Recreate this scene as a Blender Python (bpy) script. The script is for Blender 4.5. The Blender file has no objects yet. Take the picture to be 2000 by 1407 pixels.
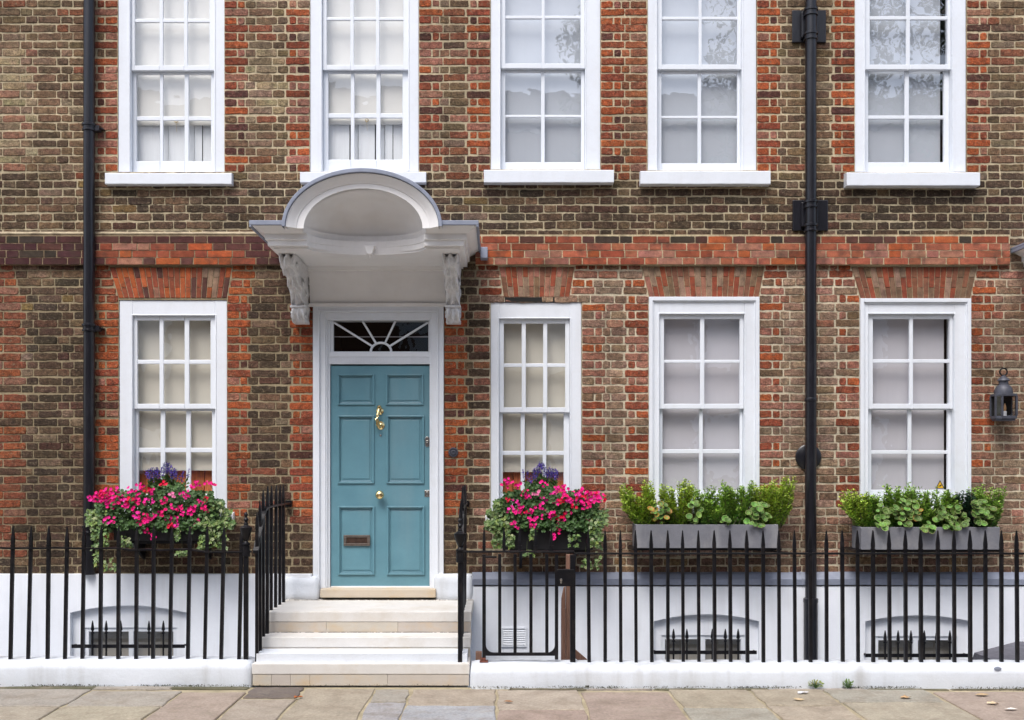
import bpy, bmesh, math, random
from mathutils import Vector, Matrix, noise
R = math.radians
rnd = random.Random(7)
sc = bpy.context.scene
col = sc.collection

# ------------------------------------------------------------------ camera
D = 9.5            # camera to facade (facade plane is y = 0, street towards -y)
F = 2023.5         # focal length in photo pixels
VX, VY, EYE = 975.0, 905.0, 1.75
cam = bpy.data.objects.new('camera', bpy.data.cameras.new('camera'))
col.objects.link(cam)
cam.location = (0, -D, EYE); cam.rotation_euler = (R(90), 0, 0)
cam.data.sensor_width = 36; cam.data.lens = 36*F/2000
cam.data.shift_x = (1000-VX)/2000; cam.data.shift_y = (VY-703.5)/2000
cam.data.clip_end = 500; cam.data.clip_start = .05
sc.camera = cam
# ------------------------------------------------------------------ light
SUN_EL, SUN_AZ = 58, 22      # azimuth: degrees to the left of the camera, behind it
w = bpy.data.worlds.new('World'); sc.world = w; w.use_nodes = True
nt = w.node_tree; nt.nodes.clear()
sky = nt.nodes.new('ShaderNodeTexSky'); sky.sky_type = 'NISHITA'; sky.sun_disc = False
sky.sun_elevation = R(SUN_EL); sky.sun_rotation = R(180+SUN_AZ); sky.dust_density = 3.0; sky.air_density = 1.0
hs = nt.nodes.new('ShaderNodeHueSaturation'); hs.inputs['Saturation'].default_value = .74
bg = nt.nodes.new('ShaderNodeBackground'); bg.inputs[1].default_value = .15
wo = nt.nodes.new('ShaderNodeOutputWorld')
nt.links.new(sky.outputs[0], hs.inputs['Color']); nt.links.new(hs.outputs[0], bg.inputs[0]); nt.links.new(bg.outputs[0], wo.inputs[0])
sl = bpy.data.lights.new('sun', 'SUN'); sl.energy = 1.35; sl.angle = R(26); sl.color = (1, .98, .96)
so = bpy.data.objects.new('sun', sl); col.objects.link(so)
d = Vector((math.sin(R(SUN_AZ))*math.cos(R(SUN_EL)), math.cos(R(SUN_AZ))*math.cos(R(SUN_EL)), -math.sin(R(SUN_EL))))
so.rotation_euler = d.to_track_quat('-Z', 'Y').to_euler(); so.location = (-3, -12, 12)
sc.view_settings.view_transform = 'Standard'; sc.view_settings.look = 'None'
sc.view_settings.gamma = 1; sc.view_settings.use_curve_mapping = False
sc.view_settings.exposure = .80
sc.cycles.max_bounces = 8; sc.cycles.transparent_max_bounces = 16

# ------------------------------------------------------------------ helpers
def X(px, y=0.0): return (px-VX)*(D+y)/F
def Z(py, y=0.0): return EYE+(VY-py)*(D+y)/F
def GY(py): return -D+F*EYE/(py-VY)          # ground depth of a photo row
def lin(v): v /= 255.0; return v/12.92 if v <= .04045 else ((v+.055)/1.055)**2.4
def c(r, g, b, k=.9): return (lin(r)*k, lin(g)*k, lin(b)*k)
def jit(cl, a=.12):
    m = 1+rnd.uniform(-a, a)
    return tuple(min(.95, max(0, v*m*(1+rnd.uniform(-a*.35, a*.35)))) for v in cl)
WO = {}
class MB:
    def __init__(s): s.v = []; s.f = []; s.c = []; s.cur = (1, 1, 1)
    def add(s, vs, fs, cl=None):
        n = len(s.v); s.v += [tuple(p) for p in vs]; s.f += [tuple(i+n for i in f) for f in fs]
        if cl is None: cl = s.cur
        if isinstance(cl, list): s.c += cl
        else: s.c += [cl]*len(vs)
    def box(s, x0, x1, y0, y1, z0, z1, cl=None):
        if x0 > x1: x0, x1 = x1, x0
        if y0 > y1: y0, y1 = y1, y0
        if z0 > z1: z0, z1 = z1, z0
        s.add([(x0,y0,z0),(x1,y0,z0),(x1,y1,z0),(x0,y1,z0),(x0,y0,z1),(x1,y0,z1),(x1,y1,z1),(x0,y1,z1)],
              [(0,3,2,1),(4,5,6,7),(0,1,5,4),(1,2,6,5),(2,3,7,6),(3,0,4,7)], cl)
    def prism(s, poly, y0, y1, cl=None):       # poly: (x,z) counter-clockwise seen from -y
        n = len(poly)
        s.add([(p[0], y0, p[1]) for p in poly]+[(p[0], y1, p[1]) for p in poly],
              [tuple(range(n)), tuple(range(2*n-1, n-1, -1))]+[(i, i+n, (i+1)%n+n, (i+1)%n) for i in range(n)], cl)
    def prismx(s, poly, x0, x1, cl=None):      # poly: (y,z)
        n = len(poly)
        s.add([(x0, p[0], p[1]) for p in poly]+[(x1, p[0], p[1]) for p in poly],
              [tuple(range(n-1, -1, -1)), tuple(range(n, 2*n))]+[(i, (i+1)%n, (i+1)%n+n, i+n) for i in range(n)], cl)
    def lathe(s, prof, cx, cy, cz, n=20, axis='z', cl=None):
        vs = []
        for r, h in prof:
            for i in range(n):
                a = 2*math.pi*i/n; u, v = r*math.cos(a), r*math.sin(a)
                vs.append((cx+u, cy+v, cz+h) if axis == 'z' else (cx+u, cy-h, cz+v))
        fs = []
        for k in range(len(prof)-1):
            for i in range(n):
                j = (i+1)%n; fs.append((k*n+i, k*n+j, (k+1)*n+j, (k+1)*n+i))
        fs.append(tuple(range(n-1, -1, -1))); fs.append(tuple((len(prof)-1)*n+i for i in range(n)))
        s.add(vs, fs, cl)
    def tube(s, pts, rad, n=10, cl=None, closed=False):
        pts = [Vector(p) for p in pts]; m = len(pts); vs = []; up = Vector((0, 0, 1))
        for i, p in enumerate(pts):
            a = pts[(i-1)%m] if (i or closed) else p; b = pts[(i+1)%m] if (i < m-1 or closed) else p
            t = (b-a).normalized()
            u = t.cross(up)
            if u.length < .05: u = t.cross(Vector((0, 1, 0)))
            u.normalize(); q = t.cross(u)
            r = rad[i] if isinstance(rad, (list, tuple)) else rad
            for k in range(n):
                an = 2*math.pi*k/n; vs.append(p+u*r*math.cos(an)+q*r*math.sin(an))
        fs = []
        for i in range(m if closed else m-1):
            j = (i+1)%m
            for k in range(n):
                l = (k+1)%n; fs.append((i*n+k, i*n+l, j*n+l, j*n+k))
        if not closed: fs += [tuple(range(n-1, -1, -1)), tuple((m-1)*n+k for k in range(n))]
        s.add(vs, fs, cl)
    def build(s, name, mat, parent=None, origin=None, smooth=False, bevel=0, seg=2):
        if origin is None:
            xs = [p[0] for p in s.v]; ys = [p[1] for p in s.v]; zs = [p[2] for p in s.v]
            origin = ((min(xs)+max(xs))/2, (min(ys)+max(ys))/2, min(zs))
        o0 = origin
        me = bpy.data.meshes.new(name)
        me.from_pydata([(p[0]-o0[0], p[1]-o0[1], p[2]-o0[2]) for p in s.v], [], s.f)
        at = me.color_attributes.new('Col', 'FLOAT_COLOR', 'POINT')
        at.data.foreach_set('color', [x for cc in s.c for x in (cc[0], cc[1], cc[2], 1)])
        if mat: me.materials.append(mat)
        if smooth is True: me.polygons.foreach_set('use_smooth', [True]*len(me.polygons))
        me.update()
        o = bpy.data.objects.new(name, me); col.objects.link(o)
        place(o, origin, parent)
        if bevel:
            b = o.modifiers.new('bevel', 'BEVEL'); b.width = bevel; b.segments = seg; b.limit_method = 'ANGLE'; b.angle_limit = R(35)
            b.harden_normals = False
        if smooth == 'auto':
            me.polygons.foreach_set('use_smooth', [True]*len(me.polygons)); me.set_sharp_from_angle(angle=R(38))
        return o
def place(o, origin, parent):
    WO[o.name] = Vector(origin)
    if parent: o.parent = parent; o.location = Vector(origin)-WO[parent.name]
    else: o.location = origin
def tag(o, label=None, cat=None, group=None, kind=None):
    if label: o['label'] = label
    if cat: o['category'] = cat
    if group: o['group'] = group
    if kind: o['kind'] = kind
    return o
def empty(name, loc, label, cat, group=None, parent=None):
    o = bpy.data.objects.new(name, None); col.objects.link(o); o.empty_display_size = .1
    place(o, loc, parent)
    return tag(o, label, cat, group)
def copy(o, loc, parent=None, root=True):
    n = o.copy(); col.objects.link(n); n.parent = parent; place(n, loc, parent)
    for ch in o.children: copy(ch, Vector(loc)+(WO[ch.name]-WO[o.name]), n, False)
    return n

# ------------------------------------------------------------------ materials
def mat(name, base=(.5,.5,.5), rough=.6, metal=0, vcol=False, var=.0, vscale=6, tint=None, tfac=0, tscale=3, bump=0, bscale=60,
        bdist=.002, spec=.5, stretch=None, fine=0, fscale=200, coat=0, tint2=None, t2fac=0, t2scale=3, soot=0, drip=0):
    m = bpy.data.materials.new(name); m.use_nodes = True; t = m.node_tree; N = t.nodes; L = t.links
    b = N['Principled BSDF']; b.inputs['Roughness'].default_value = rough; b.inputs['Metallic'].default_value = metal
    b.inputs['Specular IOR Level'].default_value = spec
    if coat: b.inputs['Coat Weight'].default_value = coat; b.inputs['Coat Roughness'].default_value = .08
    geo = N.new('ShaderNodeNewGeometry'); pos = geo.outputs['Position']
    if stretch:
        mp = N.new('ShaderNodeMapping'); mp.inputs['Scale'].default_value = stretch; L.new(pos, mp.inputs[0]); pos = mp.outputs[0]
    if vcol: a = N.new('ShaderNodeAttribute'); a.attribute_name = 'Col'; cur = a.outputs['Color']
    else: r_ = N.new('ShaderNodeRGB'); r_.outputs[0].default_value = (*base, 1); cur = r_.outputs[0]
    def noi(scale, det=5, ro=.6):
        n = N.new('ShaderNodeTexNoise'); n.inputs['Scale'].default_value = scale; n.inputs['Detail'].default_value = det
        n.inputs['Roughness'].default_value = ro; L.new(pos, n.inputs['Vector']); return n.outputs['Fac']
    def mulv(cur, fac, lo, hi):
        mr = N.new('ShaderNodeMapRange'); mr.inputs[1].default_value = .3; mr.inputs[2].default_value = .7
        mr.inputs[3].default_value = lo; mr.inputs[4].default_value = hi; L.new(fac, mr.inputs[0])
        mx = N.new('ShaderNodeVectorMath'); mx.operation = 'SCALE'; L.new(cur, mx.inputs[0]); L.new(mr.outputs[0], mx.inputs['Scale']); return mx.outputs[0]
    if var: cur = mulv(cur, noi(vscale), 1-var, 1+var)
    if fine: cur = mulv(cur, noi(fscale, 3, .7), 1-fine, 1+fine)
    if tint:
        mr = N.new('ShaderNodeMapRange'); mr.inputs[1].default_value = .48; mr.inputs[2].default_value = .75
        mr.inputs[3].default_value = 0; mr.inputs[4].default_value = tfac; L.new(noi(tscale, 6, .65), mr.inputs[0])
        mx = N.new('ShaderNodeMix'); mx.data_type = 'RGBA'; L.new(mr.outputs[0], mx.inputs['Factor']); L.new(cur, mx.inputs['A'])
        mx.inputs['B'].default_value = (*tint, 1); cur = mx.outputs['Result']
    if tint2:
        mr = N.new('ShaderNodeMapRange'); mr.inputs[1].default_value = .55; mr.inputs[2].default_value = .72
        mr.inputs[3].default_value = 0; mr.inputs[4].default_value = t2fac; L.new(noi(t2scale, 4, .75), mr.inputs[0])
        mx = N.new('ShaderNodeMix'); mx.data_type = 'RGBA'; L.new(mr.outputs[0], mx.inputs['Factor']); L.new(cur, mx.inputs['A'])
        mx.inputs['B'].default_value = (*tint2, 1); cur = mx.outputs['Result']
    if soot:                                   # slow stains drifting over the whole wall
        cur = mulv(cur, noi(1.3, 6, .6), 1+soot*.45, 1-soot)
    if drip:                                   # rain streaks
        mp2 = N.new('ShaderNodeMapping'); mp2.inputs['Scale'].default_value = (9, 9, .9); L.new(geo.outputs['Position'], mp2.inputs[0])
        n2 = N.new('ShaderNodeTexNoise'); n2.inputs['Scale'].default_value = 1.0; n2.inputs['Detail'].default_value = 5; L.new(mp2.outputs[0], n2.inputs['Vector'])
        n3 = noi(.9, 3); mm = N.new('ShaderNodeMath'); mm.operation = 'MULTIPLY'; L.new(n2.outputs['Fac'], mm.inputs[0]); L.new(n3, mm.inputs[1])
        mr = N.new('ShaderNodeMapRange'); mr.inputs[1].default_value = .26; mr.inputs[2].default_value = .42; mr.inputs[3].default_value = 0; mr.inputs[4].default_value = drip; L.new(mm.outputs[0], mr.inputs[0])
        mx = N.new('ShaderNodeMix'); mx.data_type = 'RGBA'; L.new(mr.outputs[0], mx.inputs['Factor']); L.new(cur, mx.inputs['A']); mx.inputs['B'].default_value = (.42, .42, .41, 1); cur = mx.outputs['Result']
    L.new(cur, b.inputs['Base Color'])
    if bump:
        bp = N.new('ShaderNodeBump'); bp.inputs['Strength'].default_value = bump; bp.inputs['Distance'].default_value = bdist
        L.new(noi(bscale, 6, .65), bp.inputs['Height']); L.new(bp.outputs[0], b.inputs['Normal'])
    return m
def glass_mat(name, f=.09, tint=(1,1,1), wob=.12, ws=5):
    m = bpy.data.materials.new(name); m.use_nodes = True; t = m.node_tree; N = t.nodes; L = t.links; N.clear()
    o = N.new('ShaderNodeOutputMaterial'); mx = N.new('ShaderNodeMixShader'); tr = N.new('ShaderNodeBsdfTransparent'); tr.inputs[0].default_value = (*tint, 1)
    gl = N.new('ShaderNodeBsdfGlossy'); gl.inputs['Roughness'].default_value = .01; gl.inputs[0].default_value = (1,1,1,1)
    g2 = N.new('ShaderNodeNewGeometry'); dt = N.new('ShaderNodeVectorMath'); dt.operation = 'DOT_PRODUCT'
    L.new(g2.outputs['Incoming'], dt.inputs[0]); L.new(g2.outputs['Normal'], dt.inputs[1])
    def mth(op, a_, b_):
        q = N.new('ShaderNodeMath'); q.operation = op; q.use_clamp = False
        for k, v in enumerate((a_, b_)):
            if v is None: continue
            if isinstance(v, (int, float)): q.inputs[k].default_value = v
            else: L.new(v, q.inputs[k])
        return q.outputs[0]
    ab = mth('ABSOLUTE', dt.outputs['Value'], None); om = mth('SUBTRACT', 1.0, ab); pw = mth('POWER', om, 5.0)
    fac = mth('ADD', mth('MULTIPLY', pw, 1-f), f)
    geo = N.new('ShaderNodeNewGeometry'); n = N.new('ShaderNodeTexNoise'); n.inputs['Scale'].default_value = ws; n.inputs['Detail'].default_value = 2
    L.new(geo.outputs['Position'], n.inputs['Vector'])
    bp = N.new('ShaderNodeBump'); bp.inputs['Strength'].default_value = wob; bp.inputs['Distance'].default_value = .01
    L.new(n.outputs['Fac'], bp.inputs['Height']); L.new(bp.outputs[0], gl.inputs['Normal'])
    L.new(fac, mx.inputs[0]); L.new(tr.outputs[0], mx.inputs[1]); L.new(gl.outputs[0], mx.inputs[2]); L.new(mx.outputs[0], o.inputs[0])
    return m
M = {}
M['brick'] = mat('brick', vcol=True, rough=.92, var=.40, vscale=26, fine=.5, fscale=80, tint=c(46,40,36), tfac=.8, tscale=19, tint2=c(182,164,134,.8), t2fac=.6, t2scale=34, soot=.4, bump=1, bscale=70, bdist=.010, spec=.2)
M['mortar'] = mat('mortar', vcol=True, rough=.95, var=.16, vscale=9, fine=.2, fscale=60, tint=c(120,106,84), tfac=.5, tscale=6, soot=.35, bump=.7, bscale=120, bdist=.003, spec=.1)
M['arch'] = mat('rubbed brick', vcol=True, rough=.9, var=.22, vscale=18, fine=.22, fscale=90, tint=c(78,62,54), tfac=.8, tscale=8, bump=.6, bscale=90, bdist=.003, spec=.2)
M['white'] = mat('white gloss paint', (.765,.80,.85), rough=.38, var=.025, vscale=2.5, fine=.015, fscale=60, tint=(.6,.58,.54), tfac=.15, tscale=13, bump=.3, bscale=40, bdist=.002, drip=.14)
M['canopywhite'] = mat('canopy paint', (.88,.87,.865), rough=.5, var=.04, vscale=3, tint=(.74,.70,.66), tfac=.25, tscale=5, bump=.25, bscale=30, bdist=.002)
M['carved'] = mat('carved painted wood', (.84,.84,.85), rough=.42, var=.05, vscale=20, tint=(.3,.28,.26), tfac=.35, tscale=38, bump=1, bscale=42, bdist=.012)
M['render'] = mat('painted render', (.82,.85,.90), drip=.22, rough=.75, var=.05, vscale=1.6, fine=.02, fscale=90, tint=(.68,.70,.72), tfac=.3, tscale=2.6, bump=.5, bscale=35, bdist=.004)
M['lowwall'] = mat('painted low wall', (.67,.71,.765), drip=.6, rough=.7, var=.06, vscale=1.3, fine=.03, fscale=80, tint=(.5,.5,.5), tfac=.3, tscale=3.4, bump=.6, bscale=28, bdist=.005)
M['iron'] = mat('black painted iron', (.004,.004,.006), tint=(.05,.04,.035), tfac=.35, tscale=14, spec=.3, rough=.4, var=.3, vscale=10, bump=.5, bscale=50, bdist=.002)
M['pipe'] = mat('black gloss pipe', (.010,.010,.014), rough=.28, var=.3, vscale=8, tint=(.05,.05,.06), tfac=.25, tscale=20, bump=.4, bscale=12, bdist=.003, stretch=(1,1,.3))
M['lead'] = mat('lead sheet', c(146,153,170), rough=.6, var=.14, vscale=7, tint=c(98,103,120), tfac=.5, tscale=3, bump=.4, bscale=12, bdist=.006)
M['door'] = mat('teal door paint', c(110,156,170,.86), rough=.32, var=.05, vscale=5, fine=.02, fscale=60, drip=.10, tint=c(86,132,148), tfac=.45, tscale=3.2, bump=.15, bscale=30, bdist=.001)
M['brass'] = mat('polished brass', (.80,.62,.30), rough=.2, metal=1, var=.15, vscale=30)
M['chrome'] = mat('steel lock', (.62,.60,.56), rough=.25, metal=1)
M['flap'] = mat('copper flap', (.11,.07,.055), rough=.4, metal=.7, var=.3, vscale=30)
M['bronze'] = mat('tarnished bronze', (.17,.14,.12), rough=.45, metal=.6, var=.3, vscale=30)
M['stone'] = mat('step limestone', vcol=True, rough=.8, var=.06, vscale=5, fine=.04, fscale=120, tint=c(206,176,130,.9), tfac=.8, tscale=3.5, bump=.3, bscale=70, bdist=.002, stretch=(1,1,1.6))
M['tread'] = mat('tread limestone', c(222,219,214,.90), rough=.75, var=.05, vscale=4, fine=.03, fscale=120, tint=c(190,172,142), tfac=.45, tscale=3, bump=.3, bscale=50, bdist=.002)
M['slab'] = mat('york stone', vcol=True, rough=.85, var=.14, vscale=5, fine=.2, fscale=45, tint=c(128,114,98), tfac=.7, tscale=5.5, tint2=c(176,166,148), t2fac=.35, t2scale=3, bump=1, bscale=24, bdist=.008, spec=.3)
M['joint'] = mat('pavement joint', c(186,172,142,.8), rough=.95, var=.25, vscale=14, tint=c(84,84,58), tfac=.8, tscale=7, bump=.9, bscale=60, bdist=.006)
M['road'] = mat('asphalt', (.06,.06,.062), rough=.9, var=.15, vscale=3, fine=.3, fscale=150, bump=.6, bscale=120, bdist=.004)
M['areafloor'] = mat('area floor', (.3,.3,.3), rough=.9, var=.2, vscale=4)
M['dark'] = mat('dark room', (.012,.011,.010), rough=.9)
M['cream2'] = mat('pale cream blind', c(232,231,226,.9), rough=.85, var=.02, vscale=3)
M['cream'] = mat('cream blind', c(224,219,205,.80), rough=.85, var=.02, vscale=3, bump=.15, bscale=300, bdist=.0005)
M['grey'] = mat('grey blind', c(202,200,205,.90), rough=.85, var=.02, vscale=2, bump=.15, bscale=300, bdist=.0005)
M['pale'] = mat('pale blind', c(210,216,224,.78), rough=.85, var=.03, vscale=1.5, bump=.1, bscale=300, bdist=.0005)
M['curtain'] = mat('white curtain', c(235,238,240,.95), rough=.9, var=.04, vscale=12, stretch=(4,4,.3))
M['shutter'] = mat('brown shutter wood', c(205,118,72,.95), rough=.5, var=.3, vscale=16, stretch=(5,1,.25), bump=.2, bscale=60)
M['timber'] = mat('weathered timber', c(126,92,76,.9), rough=.85, var=.25, vscale=20, stretch=(5,5,.4), fine=.2, fscale=90, tint=c(150,125,110), tfac=.5, tscale=8)
M['planter'] = mat('grey fibre planter', c(122,123,130,.86), rough=.75, var=.14, vscale=5, fine=.07, fscale=90, drip=.5, tint=c(152,150,150), tfac=.6, tscale=6, bump=.25, bscale=40, bdist=.002)
M['blackbox'] = mat('black plastic box', (.012,.012,.014), rough=.4)
M['soil'] = mat('potting soil', (.03,.02,.014), rough=1, bump=1, bscale=60, bdist=.02)
M['leaf'] = mat('leaf', vcol=True, rough=.5, var=.1, vscale=40, spec=.35)
M['petal'] = mat('petal', vcol=True, rough=.6, spec=.2)
M['lantern'] = mat('lantern metal', c(78,80,90,.9), rough=.5, metal=.2, var=.2, vscale=20, bump=.3, bscale=60)
M['rust'] = mat('rusty iron', c(110,62,48), rough=.9, var=.3, vscale=40)
M['porcelain'] = mat('candle tube', (.85,.87,.9), rough=.4)
M['amber'] = mat('lamp bulb', c(190,150,110), rough=.2)
M['yellow'] = mat('yellow sticker', c(226,176,40), rough=.5)
M['black'] = mat('black print', (.02,.02,.02), rough=.5)
M['drylf'] = mat('dry leaf', vcol=True, rough=.8, var=.2, vscale=60)
M['glass'] = glass_mat('window glass', .10, wob=.15)
M['skyglass'] = glass_mat('upper window glass', .17, wob=.10, ws=4)
M['glassflat'] = glass_mat('old window glass', .10, wob=.3, ws=3)
M['darkglass'] = glass_mat('fanlight glass', .05, (.75,.75,.75), wob=.35, ws=6)
M['oppbrick'] = mat('far brick', c(120,86,66), rough=.9, var=.2, vscale=1, fine=.2, fscale=20)
M['slate'] = mat('slate roof', c(80,82,90), rough=.7, var=.2, vscale=3)

# ================================================================== THE HOUSE
house = empty('townhouse', (0, 0, 0), 'red and brown brick townhouse front with white sash windows and a teal front door', 'house')
XL, XR, ZT = -6.6, 7.2, Z(-330)
CH = 16.02/213           # course height
# window openings (photo px on the wall plane): name, outer L, R, T, B
OPEN = {'U1': (230,438,-105,337), 'U2': (605,818,-108,336), 'U3': (958,1173,-110,331), 'U4': (1265,1478,-108,333), 'U5': (1670,1888,-106,336),
        'L1': (232,443,586,1003), 'L3': (958,1136,590,1008), 'L4': (1267,1483,580,990), 'L5': (1679,1896,583,990), 'DR': (612,867,598,1168)}
ARCH = {'L1': (232,443,214,453,582,523), 'L3': (984,1112,975,1122,580,522), 'L4': (1268,1482,1253,1493,580,521), 'L5': (1681,1895,1663,1908,583,522)}
def opened(px0, px1, py0, py1):
    for k, (l, r, t, b) in OPEN.items():
        if px1 > l+.5 and px0 < r-.5 and py1 > t+.5 and py0 < b-.5: return True
    return False
# ---- mortar sheet, cut round the openings
def mortar_col(px, py):
    a = c(206,190,158,.88)
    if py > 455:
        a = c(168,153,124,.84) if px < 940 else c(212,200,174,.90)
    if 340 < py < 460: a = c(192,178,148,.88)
    n = noise.noise((px*.006, py*.009, 1.3))
    k = 1+.22*n
    return tuple(v*k for v in a)
xs = sorted(set([round(X(p), 4) for o in OPEN.values() for p in o[:2]]+[round(XL+i*.3, 4) for i in range(int((XR-XL)/.3)+1)]))
zs = sorted(set([round(Z(p), 4) for o in OPEN.values() for p in o[2:]]+[round(.6+i*.3, 4) for i in range(int((ZT-.6)/.3)+1)]+[ZT]))
mb = MB()
def p_of(x): return x*213+VX
def q_of(z): return VY-(z-EYE)*213
for i in range(len(xs)-1):
    for j in range(len(zs)-1):
        x0, x1, z0, z1 = xs[i], xs[i+1], zs[j], zs[j+1]
        if opened(p_of(x0)+1, p_of(x1)-1, q_of(z1)+1, q_of(z0)-1): continue
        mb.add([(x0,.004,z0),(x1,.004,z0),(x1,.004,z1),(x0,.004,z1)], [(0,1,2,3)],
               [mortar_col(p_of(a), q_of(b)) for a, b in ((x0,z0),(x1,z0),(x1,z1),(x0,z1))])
for l, r, t, b in OPEN.values():
    x0, x1, z0, z1 = X(l), X(r), Z(b), Z(t)
    for (a, b_) in (((x0,z0),(x0,z1)), ((x0,z1),(x1,z1)), ((x1,z1),(x1,z0)), ((x1,z0),(x0,z0))):
        mb.add([(a[0],.004,a[1]),(b_[0],.004,b_[1]),(b_[0],.16,b_[1]),(a[0],.16,a[1])], [(0,1,2,3)], c(120,100,85))
# outer bulk of the wall so that it has thickness
mb.box(XL, XR, .9, 1.0, -1.6, ZT, c(120,100,85)); mb.box(XL, XL+.05, .004, .9, -1.6, ZT, c(120,100,85)); mb.box(XR-.05, XR, .004, .9, -1.6, ZT, c(120,100,85))
mb.box(XL, XR, .004, 1.0, ZT-.02, ZT, c(120,100,85))
wall = mb.build('brick_wall', M['mortar'], house, origin=(0, 0, 0))

# ---- bricks, one by one
ORANGE, RED, PINK, MAROON = c(192,102,62,.70), c(164,88,64,.70), c(180,124,104,.72), c(104,68,60,.74)
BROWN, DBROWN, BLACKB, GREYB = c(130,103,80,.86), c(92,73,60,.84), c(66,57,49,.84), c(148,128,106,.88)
BUFF, OCHRE, SPALL, OLIVE = c(180,162,128,.85), c(138,114,70,.8), c(148,122,102,.85), c(120,101,75,.84)
def pick(lst):
    t = sum(w_ for _, w_ in lst); r_ = rnd.uniform(0, t)
    for v, w_ in lst:
        r_ -= w_
        if r_ <= 0: return v
    return lst[-1][0]
REDMIX = [(ORANGE,4),(RED,4),(PINK,2),(MAROON,1.6)]
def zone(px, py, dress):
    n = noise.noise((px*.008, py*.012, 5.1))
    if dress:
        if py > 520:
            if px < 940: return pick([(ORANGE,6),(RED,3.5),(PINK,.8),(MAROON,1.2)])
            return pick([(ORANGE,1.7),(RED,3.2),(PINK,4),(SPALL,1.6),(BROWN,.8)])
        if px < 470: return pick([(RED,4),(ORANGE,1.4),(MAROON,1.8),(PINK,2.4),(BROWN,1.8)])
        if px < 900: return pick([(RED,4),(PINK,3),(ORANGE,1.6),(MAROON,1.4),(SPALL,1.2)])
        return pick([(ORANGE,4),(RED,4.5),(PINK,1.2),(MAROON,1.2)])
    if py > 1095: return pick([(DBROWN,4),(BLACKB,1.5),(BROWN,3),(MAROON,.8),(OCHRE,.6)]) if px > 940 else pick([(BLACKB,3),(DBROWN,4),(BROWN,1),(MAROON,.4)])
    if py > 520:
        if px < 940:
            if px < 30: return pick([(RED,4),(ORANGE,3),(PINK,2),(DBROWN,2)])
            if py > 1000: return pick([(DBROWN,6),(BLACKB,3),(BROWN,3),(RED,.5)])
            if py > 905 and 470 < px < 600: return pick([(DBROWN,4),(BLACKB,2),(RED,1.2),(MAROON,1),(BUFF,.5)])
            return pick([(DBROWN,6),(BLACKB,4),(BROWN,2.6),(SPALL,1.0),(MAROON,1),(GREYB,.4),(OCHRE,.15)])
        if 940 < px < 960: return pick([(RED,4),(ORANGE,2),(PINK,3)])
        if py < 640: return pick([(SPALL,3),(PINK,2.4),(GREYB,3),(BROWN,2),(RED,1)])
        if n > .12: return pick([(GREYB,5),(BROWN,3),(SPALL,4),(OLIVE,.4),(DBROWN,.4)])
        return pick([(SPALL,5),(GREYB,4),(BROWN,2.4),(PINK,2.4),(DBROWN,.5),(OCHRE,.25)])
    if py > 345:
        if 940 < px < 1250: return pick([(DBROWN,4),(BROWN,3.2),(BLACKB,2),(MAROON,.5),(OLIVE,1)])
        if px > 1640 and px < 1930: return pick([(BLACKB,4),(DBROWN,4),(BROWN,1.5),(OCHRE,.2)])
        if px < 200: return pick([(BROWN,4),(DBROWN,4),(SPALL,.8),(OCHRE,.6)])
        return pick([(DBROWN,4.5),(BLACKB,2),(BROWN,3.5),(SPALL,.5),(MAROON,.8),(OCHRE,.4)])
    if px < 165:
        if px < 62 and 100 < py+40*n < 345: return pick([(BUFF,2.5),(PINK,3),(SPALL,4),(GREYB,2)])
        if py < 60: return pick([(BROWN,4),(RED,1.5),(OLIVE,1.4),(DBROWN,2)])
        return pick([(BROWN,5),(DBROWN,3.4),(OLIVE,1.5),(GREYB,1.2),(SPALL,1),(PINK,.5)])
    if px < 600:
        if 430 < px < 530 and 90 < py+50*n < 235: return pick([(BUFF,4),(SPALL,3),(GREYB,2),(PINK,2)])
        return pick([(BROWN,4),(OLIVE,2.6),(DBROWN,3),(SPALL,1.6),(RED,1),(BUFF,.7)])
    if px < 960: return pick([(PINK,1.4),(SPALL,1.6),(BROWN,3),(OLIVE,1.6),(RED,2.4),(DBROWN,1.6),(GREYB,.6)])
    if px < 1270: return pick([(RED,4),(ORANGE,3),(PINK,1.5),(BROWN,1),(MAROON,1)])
    return pick([(BROWN,4.5),(OLIVE,2.4),(DBROWN,2.8),(GREYB,.8),(RED,.35)])
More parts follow.
